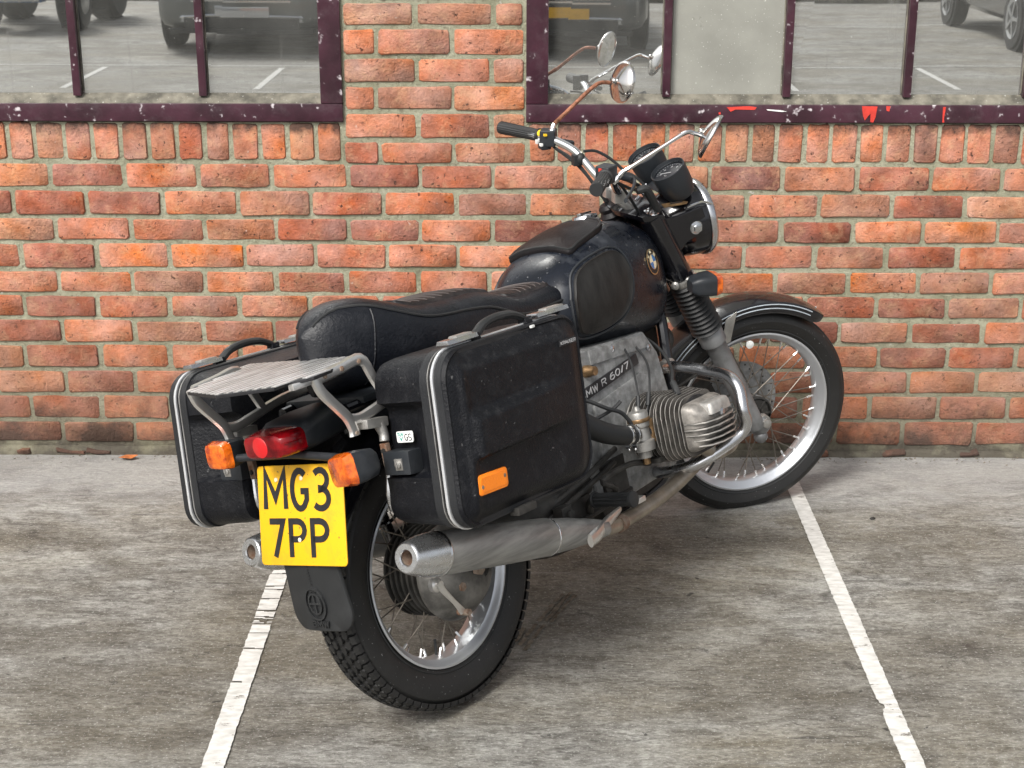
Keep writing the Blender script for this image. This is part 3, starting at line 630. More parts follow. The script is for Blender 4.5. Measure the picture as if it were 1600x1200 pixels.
def window(name, x0, x1, mull, label, milky=()):
    w = empty(name, ((x0 + x1) / 2, D, ZR0), label, 'window')
    cx = (x0 + x1) / 2; ztop = 2.69
    def T(g): 
        g.v = [Vector((v.x - cx, v.y, v.z - ZR0)) for v in g.v]; return g
    JW = .068
    g = Geo(); g.box((cx, .012, (ZR0 + ZR1) / 2), (x1 - x0, .05, ZR1 - ZR0)); obj('bottom_rail', T(g), M_frame, w, 35, .004)
    g = Geo(); g.box((cx, .012, ztop - .03), (x1 - x0, .05, .06)); obj('top_rail', T(g), M_frame, w, 35, .004)
    for a, c in ((x0, x0 + JW), (x1 - JW, x1)):
        g = Geo(); g.box(((a + c) / 2, .013, (ZR1 + ztop - .06) / 2), (JW, .052, ztop - .06 - ZR1 - .002)); obj('jamb', T(g), M_frame, w, 35, .004)
    # sloping putty ledge
    g = Geo(); n = 60; P = []
    for i in range(n + 1):
        x = x0 + JW - .004 + (x1 - x0 - 2 * JW + .008) * i / n; j = .0015 * noise.noise(Vector((x * 9, 0, 0))); P.append([(x, -.006, ZR1 + .0005), (x, YG + .001, ZG + j), (x, YG + .001, ZR1 - .01), (x, -.004, ZR1 - .01)])
    vs = [p for r in P for p in r]; fs = [(i * 4 + j, i * 4 + (j + 1) % 4, (i + 1) * 4 + (j + 1) % 4, (i + 1) * 4 + j) for i in range(n) for j in range(4)]
    g.put(vs, fs + [(0, 1, 2, 3), (n * 4 + 3, n * 4 + 2, n * 4 + 1, n * 4)]); obj('putty_ledge', T(g), M_putty, w, 40)
    xs_ = [x0 + JW] + mull + [x1 - JW]
    for m_ in mull:
        g = Geo(); g.box((m_, YG - .012, (ZG + ztop - .06) / 2 - .001), (.024, .026, ztop - .06 - ZG + .01)); obj('mullion', T(g), M_frame, w, 35, .003)
        for s_ in (-1, 1):
            g = Geo(); g.tube([(m_ + s_ * .0135, YG - .0015, z) for z in [ZG + .003 + .08 * k for k in range(18)]], .0028, 5, 1); obj('putty_bead', T(g), M_putty, w, 40)
    for i, (a, c) in enumerate(zip(xs_, xs_[1:])):
        g = Geo(); g.box(((a + c) / 2, YG + .004, (ZG - .01 + ztop - .06) / 2), (c - a - .001, .004, ztop - .06 - ZG + .012))
        tilt = random.uniform(-.003, .003)
        cxx = (a + c) / 2
        for v in g.v: v.y += (v.x - cxx) * tilt + (v.z - 1.2) * random.uniform(-.0006, .0006)
        o = obj('pane', T(g), M_milky if i in milky else M_pane, w, 0)
        if i in milky: o['label'] = 'milky grey pane, duller than the others'
    return w, T
wl_, TL = window('window', -4.5, -.556, [-4.12, -3.73, -3.34, -2.95, -2.56, -2.165, -1.772, -1.382, -.991], 'steel window with aubergine paint and clear dusty panes, left of the brick pier')
wr_, TR = window('window', .012, 4.5, [.446, .818, 1.191, 1.562, 1.935, 2.308, 2.68, 3.05, 3.43, 3.8, 4.17], 'steel window with red paint splashes on its aubergine bottom rail, right of the brick pier', milky=(1,))
# red paint splashes on the right window's rail
def splash(pts, z0):
    g = Geo(); g.prism([(x, -.0135, z) for x, z in pts], (0, -.0012, 0)); obj('paint_splash', TR(g), M_redsplash, wr_, 0)
splash([(.632, 1.158), (.70, 1.161), (.725, 1.158), (.72, 1.150), (.66, 1.151), (.645, 1.144), (.64, 1.15)], 0)
splash([(1.05, 1.162), (1.098, 1.161), (1.094, 1.128), (1.088, 1.112), (1.079, 1.113), (1.078, 1.14), (1.07, 1.13), (1.062, 1.118), (1.056, 1.13), (1.052, 1.148)], 0)
splash([(1.125, 1.162), (1.138, 1.162), (1.135, 1.146), (1.127, 1.148)], 0)
splash([(1.30, 1.16), (1.309, 1.16), (1.306, 1.125), (1.308, 1.112), (1.302, 1.112)], 0)
splash([(.608, 1.141), (.614, 1.143), (.615, 1.136), (.609, 1.136)], 0)
g = Geo(); g.prism([(.755, -.0135, 1.152), (.80, -.0135, 1.149), (.82, -.0135, 1.145), (.80, -.0135, 1.144), (.76, -.0135, 1.148)], (0, -.0012, 0)); obj('paint_splash', TR(g), M_white, wr_, 0, label='thin white paint splash')
# dark room behind the glass
g = Geo(); g.box((0, D + .9, 1.35), (10.4, 1.2, 2.7)); 
room = obj('dark_interior', g, mat('unlit_interior', (.02, .02, .02), .9), None, 0); tag(room, 'dark unlit room behind the windows', kind='structure')

# dirt and crumbs swept against the foot of the wall
g = Geo(); rn = random.Random(9)
for k in range(420):
    x = rn.uniform(-2.4, 2.4); q = abs(rn.gauss(0, .028)) + .012; r_ = rn.uniform(.0015, .0055); c_ = Vector((x, D - .012 - q, .001 + r_ * .5))
    P_ = [c_ + Vector((rn.uniform(-1, 1) * r_ * 1.6, rn.uniform(-1, 1) * r_, rn.uniform(-.6, .8) * r_)) for _ in range(4)]
    g.put(P_, [(0, 1, 2), (0, 2, 3), (0, 3, 1), (1, 3, 2)])
o = obj('swept_grit', g, mat('dark_crumbs', (.07, .058, .045), .9, var=.8, vscale=40, col2=(.26, .22, .17)), None, 0); tag(o, 'dark grit and mortar crumbs along the foot of the brick wall', 'grit', kind='stuff')
# leaf and chips at the foot of the wall
g = Geo(); c = Vector((-1.30, D - .06, .006)); pts = [(-.03, 0, .002), (-.012, .014, .006), (.012, .016, .003), (.034, .004, .010), (.014, -.014, .004), (-.010, -.016, .008)]
g.put([c + Vector(p) for p in pts] + [c + Vector((0, 0, .012))] + [c + Vector(p) - Vector((0, 0, .0012)) for p in pts], [(i, (i + 1) % 6, 6) for i in range(6)] + [tuple(range(12, 6, -1))] + [(i, (i + 1) % 6, (i + 1) % 6 + 7, i + 7) for i in range(6)])
o = obj('dry_leaf', g, M_leaf, None, 30); tag(o, 'curled dry orange leaf on the floor at the foot of the wall', 'leaf')
for k, (x, y, s_) in enumerate(((.86, 4.78, .012), (-.93, 4.62, .007), (-.50, 4.60, .006), (1.06, 4.30, .009))):
    g = Geo(); g.sphere((x, y, s_ * .3), s_, 6, (1, .7, .5)); 
    for v in g.v: v += Vector((random.uniform(-1, 1), random.uniform(-1, 1), random.uniform(-.4, .4))) * s_ * .2
    o = obj('mortar_chip', g, M_pebble if k < 3 else M_iron, None, 30)
    tag(o, ('white chip lying against the wall right of the front wheel', 'small pale chip on the floor left of the motorcycle near the wall', 'tiny pale chip on the floor just behind the left pannier', 'small dark stone on the floor right of the front wheel')[k], 'stone')
# ================================================================== THE MOTORCYCLE (x forward, y left, z up; origin at the rear contact patch)
HEAD, LEAN, PITCH, STEER = radians(52.9), radians(15.25), radians(-.15), radians(36.5)
K_AX = Vector((-sin(radians(28)), 0, cos(radians(28)))); A_AX = Vector((1.557, 0, 0))
def turn(p):
    v = Vector(p) - A_AX; return A_AX + Matrix.Rotation(-STEER, 3, K_AX) @ v
bike = empty('motorcycle', (0, 0, 0), 'old black touring motorcycle with hard side cases and yellow plate, leaning on its side stand', 'motorcycle')
_f = Vector((cos(HEAD), sin(HEAD), 0)); _l = Vector((-sin(HEAD), cos(HEAD), 0)); _u = Vector((0, 0, 1))
u2 = _u * cos(LEAN) + _l * sin(LEAN); l2 = _l * cos(LEAN) - _u * sin(LEAN); f3 = _f * cos(PITCH) + u2 * sin(PITCH); u3 = u2 * cos(PITCH) - _f * sin(PITCH)
bike.matrix_world = Matrix(((f3.x, l2.x, u3.x, -.148), (f3.y, l2.y, u3.y, 3.224), (f3.z, l2.z, u3.z, .003), (0, 0, 0, 1)))
B = bike
def lerp_tab(tab, x):
    if x <= tab[0][0]: return tab[0][1]
    for (a, va), (c, vc) in zip(tab, tab[1:]):
        if x <= c:
            t = (x - a) / (c - a); return va + (vc - va) * t
    return tab[-1][1]
def smooth_tab(tab, n=90):
    P = smooth([(x, v, 0) for x, v in tab], 8); return [(p.x, p.y) for p in P]

# ---------------------------------------------------------------- wheels
def tyre_profile(R, w, rb):
    """closed cross-section (radius, half-width offset)"""
    return [(rb, -w * .62), (rb + .012, -w * .78), ((R + rb) / 2 + .004, -w), (R - .022, -w * .93), (R - .010, -w * .74), (R - .003, -w * .42), (R, 0), (R - .003, w * .42), (R - .010, w * .74),
            (R - .022, w * .93), ((R + rb) / 2 + .004, w), (rb + .012, w * .78), (rb, w * .62), (rb - .012, 0)]
def wheel(cx, cz, R, w, rimR, yr, steer, blocks, nsp, hubr, hubw, lbl):
    rim = Geo(); r = rimR
    prof = [(r, -yr), (r + .001, -yr - .003), (r - .004, -yr - .004), (r - .010, -yr + .001), (r - .013, -yr + .007), (r - .020, -yr + .011), (r - .024, -yr * .35), (r - .026, 0), (r - .024, yr * .35), (r - .020, yr - .011), (r - .013, yr - .007), (r - .010, yr - .001), (r - .004, yr + .004), (r + .001, yr + .003), (r, yr), (r - .006, yr - .006), (r - .012, 0), (r - .006, -yr + .006)]
    rim.lathe(prof, (cx, 0, cz), (0, 1, 0), 96, cap=False, close=True)
    W = obj('wheel', rim, M_rim, B, 40, steer=steer, label=lbl)
    t = Geo(); t.lathe(tyre_profile(R - (.006 if blocks else 0), w, rimR - .003), (cx, 0, cz), (0, 1, 0), 128, cap=False, close=True)
    obj('tyre', t, M_rubber, W, 30, steer=steer)
    # sidewall bead line
    t = Geo()
    for s in (-1, 1): t.lathe([(rimR + .008, s * w * .80), (rimR + .010, s * w * .84), (rimR + .012, s * w * .82)], (cx, 0, cz), (0, 1, 0), 96, cap=False, close=True)
    obj('tyre_bead', t, M_rubber2, W, 30, steer=steer)
    if blocks:
        t = Geo(); nb = 78
        rows = [(-.80, .21, .42), (-.52, .26, 0), (-.20, .22, .5), (.20, .22, 0), (.52, .26, .5), (.80, .21, 0)]
        for fr, hw, ph in rows:
            for k in range(nb):
                a = 2 * pi * (k + ph) / nb; da = 2 * pi / nb * .40; sk = .16 if abs(fr) < .7 else .05
                def pt(u, v, h):
                    ww = (fr + v * hw * .55); y = ww * w; q = abs(ww)
                    rr = R - .006 - (.0 if q < .1 else .004 * q ** 2 + .020 * max(0, q - .45) ** 1.6) + h
                    if q > .93: rr -= (q - .93) * .05
                    aa = a + u * da + v * da * sk * (1 if fr > 0 else -1)
                    return (cx + rr * sin(aa), y, cz + rr * cos(aa))
                top = [(-1, -.45), (-1, .45), (-.5, 1), (.5, 1), (1, .45), (1, -.45), (.5, -1), (-.5, -1)] if abs(fr) < .7 else [(-1, -1), (-1, 1), (1, 1), (1, -1)]
                n = len(top); vs = [pt(u * 1.06, v * 1.04, -.004) for u, v in top] + [pt(u * .92, v * .9, .0058) for u, v in top]
                t.put(vs, [tuple(range(n, 2 * n))] + [(i, (i + 1) % n, (i + 1) % n + n, i + n) for i in range(n)])
        obj('tread_block', t, M_rubber, W, 0, steer=steer, kind='stuff')
    else:
        t = Geo()
        for yy in (-.5, -.17, .17, .5):
            t.lathe([(R - .0035 - abs(yy) * .006, (yy - .045) * w), (R + .0015 - abs(yy) ** 2 * .014, (yy - .02) * w), (R + .0015 - abs(yy) ** 2 * .014, (yy + .11) * w), (R - .0035 - abs(yy) * .006, (yy + .14) * w)], (cx, 0, cz), (0, 1, 0), 128, cap=False, close=True)
        obj('tread_rib', t, M_rubber2, W, 30, steer=steer)
    # hub
    h = Geo()
    h.lathe([(.018, -hubw), (hubr * .55, -hubw), (hubr, -hubw * .95), (hubr * 1.02, -hubw * .8), (hubr * .62, -hubw * .65), (hubr * .55, 0), (hubr * .62, hubw * .65), (hubr * 1.02, hubw * .8), (hubr, hubw * .95), (hubr * .55, hubw), (.018, hubw)], (cx, 0, cz), (0, 1, 0), 40)
    Hb = obj('hub', h, M_cast, W, 35, steer=steer)
    for k in range(nsp):
        s = -1 if k % 2 else 1; a0 = 2 * pi * k / nsp; cross = 1 if (k // 2) % 2 else -1
        a1 = a0 + cross * radians(52)
        p1 = Vector((cx + hubr * sin(a1), s * hubw * .86, cz + hubr * cos(a1))); p2 = Vector((cx + (rimR - .024) * sin(a0), s * .007, cz + (rimR - .024) * cos(a0)))
        g = Geo(); g.cyl(p1, p2, .0017, n=5); d = (p1 - p2).normalized(); g.lathe([(.0017, .020), (.0032, .018), (.0034, 0), (.005, -.001)], p2, d, 6)
        sp = obj('spoke', g, M_spoke, W, 40, steer=steer); sp.data.materials.append(M_nip)
        for pl in sp.data.polygons:
            c = Vector(pl.center); 
            ref = turn(p2) if steer else p2
            if (c - ref).length < .022: pl.material_index = 1
    # valve stem
    g = Geo(); av = radians(215 if steer else 190); d = Vector((sin(av), 0, cos(av))); g.cyl(Vector((cx, 0, cz)) + d * (rimR - .024), Vector((cx, 0, cz)) + d * (rimR - .062), .0035, n=8)
    obj('valve_stem', g, M_rubber2, W, steer=steer)
    return W
rw = wheel(0, .327, .327, .0545, .2295, .039, False, True, 40, .052, .045, None)
fwh = wheel(1.45, .323, .323, .044, .2524, .031, True, False, 40, .056, .040, None)

# rear hub drum, final drive, brake arm
g = Geo()
pf = [(.02, .045), (.085, .045)]
for k in range(6): y = .038 - k * .017; pf += [(.108, y), (.110, y - .004), (.108, y - .007), (.100, y - .008), (.100, y - .015)]
pf += [(.106, -.066), (.07, -.07), (.02, -.07)]
g.lathe(pf, (0, 0, .327), (0, 1, 0), 56); drum = obj('brake_drum', g, M_iron, B, 30)
g = Geo(); g.lathe([(.02, -.068), (.112, -.068), (.115, -.078), (.110, -.092), (.090, -.118), (.070, -.135), (.040, -.142), (.02, -.144)], (0, 0, .322), (0, 1, 0), 48); fd = obj('final_drive', g, M_grime, B, 35)
g = Geo(); g.tube([(.03, -.105, .345), (.12, -.105, .352), (.22, -.105, .36), (.50, -.10, .375)], [.062, .046, .036, .034], 16, 5); obj('drive_shaft_tube', g, M_iron, B)
g = Geo(); g.tube([(.02, .11, .33), (.2, .10, .345), (.5, .10, .37)], [.03, .024, .024], 12, 4); obj('swingarm_tube', g, M_gloss, B)
g = Geo(); g.lathe([(.0165, 0), (.0165, .012), (.010, .016), (.010, .022)], (-.133, -.138, .337), (0, -1, 0), 16); g.tube([(-.137, -.156, .344), (-.123, -.157, .318), (-.098, -.155, .285), (-.075, -.152, .253)], [.010, .0075, .006, .009], 8, 3, flat=.6); al = obj('brake_arm', g, M_rackarm, B, bevel=0)
g = Geo(); g.cyl((-.070, -.168, .25), (-.070, -.135, .25), .008, n=10); obj('clevis_pin', g, M_rust, al)
g = Geo(); g.cyl((0, -.15, .327), (0, -.165, .327), .014, n=6); g.cyl((-.045, -.125, .30), (-.045, -.142, .30), .011, n=6); obj('drain_plug', g, M_rust, fd)

# rear mudguard, flap
def fender(cx, cz, R, hw, a0, a1, depth, n=40, th=.002, taper=None):
    g = Geo(); P = []
    sec = [(-1, -depth), (-1.0, -depth * .45), (-.93, -depth * .15), (-.6, 0), (0, .004), (.6, 0), (.93, -depth * .15), (1.0, -depth * .45), (1, -depth)]
    for i in range(n + 1):
        a = radians(a0 + (a1 - a0) * i / n); k = 1 if not taper else taper(i / n)
        outer = [Vector((cx + (R + dz * k) * cos(a), y * hw * (.55 + .45 * k), cz + (R + dz * k) * sin(a))) for y, dz in sec]
        inner = [Vector((cx + (R - .004 + dz * k) * cos(a), y * (hw - .003) * (.55 + .45 * k), cz + (R - .004 + dz * k) * sin(a))) for y, dz in reversed(sec)]
        P.append(outer + inner)
    g.rings(P); return g
rf = obj('rear_mudguard', fender(0, .327, .368, .076, 40, 163, .03), M_gloss, B)
g = Geo()
NP = 20
def flap_pt(u, v, off):   # u across -1..1, v 0 top..1 bottom ; gently curled
    hwid = .094 - .012 * (1 - v); z = .472 - v * .165; x = -.343 - .010 * (1 - u * u) + (.012 if v < .2 else 0) * 0
    x += .006 * v - off; return (x, u * hwid, z)
ring = []
bot = [(math.cos(pi + pi * i / 16) , math.sin(pi + pi * i / 16)) for i in range(17)]
outl = [(-1, 0), (-1, .35), (-1, .7)] + [(-1 + .45 * (1 - cos(a)), .7 + .30 * sin(a)) for a in [pi / 2 * i / 6 for i in range(1, 7)]] + [(0, 1)] + [(1 - .45 * (1 - cos(a)), .7 + .30 * sin(a)) for a in [pi / 2 * i / 6 for i in range(6, 0, -1)]] + [(1, .7), (1, .35), (1, 0), (.5, 0), (0, 0), (-.5, 0)]
ctr = (0, .5)
R_ = []
for k, (s, off) in enumerate([(1, -.004), (1, .002), (.97, .0045), (.6, .004), (.3, .004), (.02, .004)]):
    R_.append([flap_pt(ctr[0] + (u - ctr[0]) * s, ctr[1] + (v - ctr[1]) * s, off) for u, v in outl])
g.rings([[Vector(p) for p in r] for r in R_]); flap = obj('mud_flap', g, M_rubber2, B, 40)
g = Geo()   # embossed roundel with quarters and lettering
def fl_place(u, v, d):
    p = flap_pt(u / .094, (.472 - v) / .165, .0046 + d); return Vector(p)
fl_place2 = lambda u, v, d: fl_place(-u, v, d)
stroke(g, [arc(0, .372, .030, .036, 0, 360, 28)], fl_place2, .0042, .0045); stroke(g, [arc(0, .372, .019, .023, 0, 360, 24)], fl_place2, .0036, .0045)
stroke(g, [[(-.018, .372), (.018, .372)], [(0, .350), (0, .394)]], fl_place2, .0036, .0045)
text(g, 'BMW', fl_place2, -.024, .320, .012, .012, .005, .0034, .004); text(g, 'BMW', fl_place2, -.010, .399, .005, .006, .002, .0016, .0026)
for k in range(9): stroke(g, [[(-.004, .470 - k * .0066), (.004, .470 - k * .0066)]], fl_place2, .0018, .0015)
obj('embossed_emblem', g, M_rubber2, flap, 0)

# number plate
PT = Vector((-.312, 0, .671)); PB = Vector((-.362, 0, .461)); pw = .134
pu = (PT - PB).normalized(); pl_ = Vector((0, -1, 0)); pn = pl_.cross(pu)       # outward (rearwards)
if pn.x > 0: pn = -pn
PH = (PT - PB).length
def plate(u, v, d): return PB + pl_ * u + pu * v + pn * d     # u to the viewer's right
rr_ = .010; o_ = []
for cx_, cy_, a0 in ((pw - rr_, PH - rr_, 0), (-pw + rr_, PH - rr_, 90), (-pw + rr_, rr_, 180), (pw - rr_, rr_, 270)): o_ += arc(cx_, cy_, rr_, rr_, a0, a0 + 90, 5)
g = Geo(); g.rings([[plate(u, v, -.0015) for u, v in o_], [plate(u, v, .0005) for u, v in o_], [plate(u * .99, PH / 2 + (v - PH / 2) * .988, .0015) for u, v in o_]])
npl = obj('number_plate', g, M_yellow, B, 30, label='yellow number plate with black letters MG3 over 7PP')
g = Geo()
plate_ = lambda u, v, d: plate(u, v, .0015 + d)
for ch, u0, u1, v0, v1 in (('M', -.109, -.044, .122, .203), ('G', -.022, .026, .122, .203), ('3', .047, .092, .122, .203), ('7', -.100, -.057, .018, .095), ('P', -.033, .010, .018, .095), ('P', .035, .080, .018, .095)):
    stroke(g, [[(u0 + (u1 - u0) * a, v0 + (v1 - v0) * c) for a, c in P_] for P_ in GLYPH[ch]], plate_, .0136)
obj('plate_lettering', g, M_black, npl, 0)
for u, v in ((-.072, .185), (.008, .187), (-.006, .055)):
    g = Geo(); g.lathe([(.0052, 0), (.0048, .002), (.002, .0034)], plate(u, v, .0015), pn, 12); obj('screw', g, M_cream, npl)

# tail lamp
def loft_box(stations, ax='x', p=3.2, n=32):
    R = []
    for x, cy, cz, hy, hz in stations:
        r = []
        for i in range(n):
            a = 2 * pi * i / n; c, s = cos(a), sin(a); k = (abs(c) ** p + abs(s) ** p) ** (-1 / p)
            r.append(Vector((x, cy + hy * c * k, cz + hz * s * k)))
        R.append(r)
    g = Geo(); g.rings(R); return g
th = obj('tail_lamp', loft_box([(-.336, 0, .735, .072, .030), (-.32, 0, .738, .076, .036), (-.27, 0, .742, .070, .038), (-.20, 0, .745, .058, .036), (-.15, 0, .742, .040, .028)], p=3.5), M_plastic, B)
obj('red_lens', loft_box([(-.396, .006, .732, .050, .020), (-.392, .004, .732, .058, .0245), (-.375, 0, .733, .066, .027), (-.35, 0, .734, .070, .028), (-.334, 0, .734, .070, .028)], p=5), M_red, th)
g = Geo(); g.lathe([(.0225, 0), (.0225, .003), (.020, .0045), (.001, .005)], (-.393, .010, .733), (-1, 0, 0), 32); obj('round_reflector', g, M_redref, th)
g = Geo(); g.box((-.367, -.045, .738), (.045, .052, .0025)); obj('lens_rib', g, M_red, th, bevel=.0008)
# indicators
g = Geo(); g.tube([(-.345, .17, .700), (-.33, .08, .698), (-.325, 0, .697), (-.335, -.10, .693), (-.345, -.18, .690)], .009, 12, 4); ibar = obj('indicator_bar', g, M_plastic, B)
def indicator(c, yaw, roll, s, hold, par=B, st=False, hl=.055):
    Rm = Matrix.Rotation(yaw, 3, 'Z') @ Matrix.Rotation(roll, 3, 'X'); c = Vector(c)
    h = loft_box([(0, 0, 0, .038 * s, .031 * s), (hl * .35, 0, 0, .037 * s, .030 * s), (hl * .8, 0, 0, .030 * s, .026 * s), (hl, 0, 0, .018 * s, .016 * s)], p=6)
    h.v = [c + Rm @ Vector((v.x * hold, v.y, v.z)) for v in h.v]; H = obj('indicator', h, M_plastic, par, steer=st)
    l = loft_box([(-.022, 0, 0, .030 * s, .022 * s), (-.019, 0, 0, .034 * s, .027 * s), (-.006, 0, 0, .0375 * s, .0305 * s), (-.0005, 0, 0, .0385 * s, .0315 * s)], p=6)
    l.v = [c + Rm @ Vector((v.x * hold, v.y, v.z)) for v in l.v]; obj('amber_lens', l, M_amber, H, steer=st)
    b2 = Geo(); b2.sphere(c + Rm @ Vector((-.008 * hold, 0, 0)), .010, 8); obj('lamp_bulb', b2, M_amber, H, steer=st)
    return H
indicator((-.352, .190, .711), radians(-4), radians(2), 1.0, 1)
indicator((-.372, -.208, .672), radians(-16), radians(-8), 1.12, 1, hl=.066)

# ---------------------------------------------------------------- luggage rack
zr_ = .880
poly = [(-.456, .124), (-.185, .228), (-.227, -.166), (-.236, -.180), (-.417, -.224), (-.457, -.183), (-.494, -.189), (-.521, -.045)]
g = Geo(); g.prism([(x, y, zr_ - .010) for x, y in poly], (0, 0, .007)); rack = obj('luggage_rack', g, M_black, B, 30, bevel=.0012)  # base plate coloured black to stand for shade between the slats
def clip_y(y):    # x extent of the polygon at this y
    xs_ = []
    for (x0, y0), (x1, y1) in zip(poly, poly[1:] + poly[:1]):
        if (y0 - y) * (y1 - y) < 0: xs_.append(x0 + (x1 - x0) * (y - y0) / (y1 - y0))
    return (min(xs_), max(xs_)) if len(xs_) >= 2 else None
y = -.210
while y < .222:
    c = clip_y(y)
    if c and c[1] - c[0] > .03:
        g = Geo(); g.box(((c[0] + c[1]) / 2, y, zr_ - .0018), (c[1] - c[0] - .004, .0145, .0028)); obj('rack_slat', g, M_rack, rack, 30, bevel=.001)
    y += .0235
g = Geo()
g.box((-.432, -.196, zr_ - .014), (.05, .016, .013)); obj('rack_clip', g, M_rack, rack, bevel=.003)
def arm(pts, y, mirrored=None):
    g = Geo(); 
    for P, r in pts: g.tube([(x, y + dy, z) for x, dy, z in P], r, 8, 4, flat=.62)
    return g
for s, yy in ((-1, -.200), (1, .190)):
    a_ = obj('rack_arm', arm([([(-.389, 0, .866), (-.320, 0, .872), (-.258, 0, .876), (-.236, 0, .835), (-.205, 0, .770)], [.0125, .0125, .013, .0125, .012]),
                              ([(-.395, 0, .870), (-.385, 0, .840), (-.355, 0, .802), (-.331, 0, .772), (-.322, 0, .745), (-.321, 0, .730)], [.0125, .0135, .0125, .0135, .013, .0145]),
                              ([(-.330, 0, .768), (-.300, 0, .760), (-.255, 0, .766), (-.15, 0, .785), (-.02, 0, .79)], [.011, .012, .012, .011, .010])], yy), M_rackarm, B, 40)
    for x, z in ((-.372, .868), (-.322, .871), (-.27, .874)):
        g = Geo(); g.lathe([(.0055, 0), (.0055, .003), (.002, .0045)], (x, yy - .006, z), (0, -1, 0), 8); obj('bolt', g, M_rust, a_)
    g = Geo(); g.lathe([(.005, 0), (.004, .003)], (-.321, yy - .007, .735), (0, -1, 0), 8); obj('bolt', g, M_rust, a_)
# pannier carrier: cast hook, plated strap
for s in (-1, 1):
    g = Geo(); g.box((-.268, s * .205, .742), (.062, .030, .020), Matrix.Rotation(radians(8), 3, 'Y')); g.tube([(-.255, s * .208, .738), (-.252, s * .212, .715), (-.256, s * .214, .698)], [.014, .011, .011], 10, 3); hk = obj('pannier_hook', g, M_alu, B, bevel=.003)
    g = Geo(); g.box((-.258, s * .214, .662), (.012, .018, .066)); obj('hook_strap', g, M_rust, hk, bevel=.001)
    for z in (.645, .680):
        g = Geo(); g.lathe([(.006, 0), (.005, .004)], (-.2645, s * .214, z), (-1, 0, 0), 8); obj('bolt', g, M_iron, hk)
    g = Geo(); g.tube([(-.262, s * .213, .628), (-.268, s * .206, .560), (-.20, s * .200, .535), (.05, s * .195, .54), (.2, s * .19, .60), (.12, s * .16, .74)], .0075, 8, 5); obj('carrier_tube', g, M_chromedull, hk)

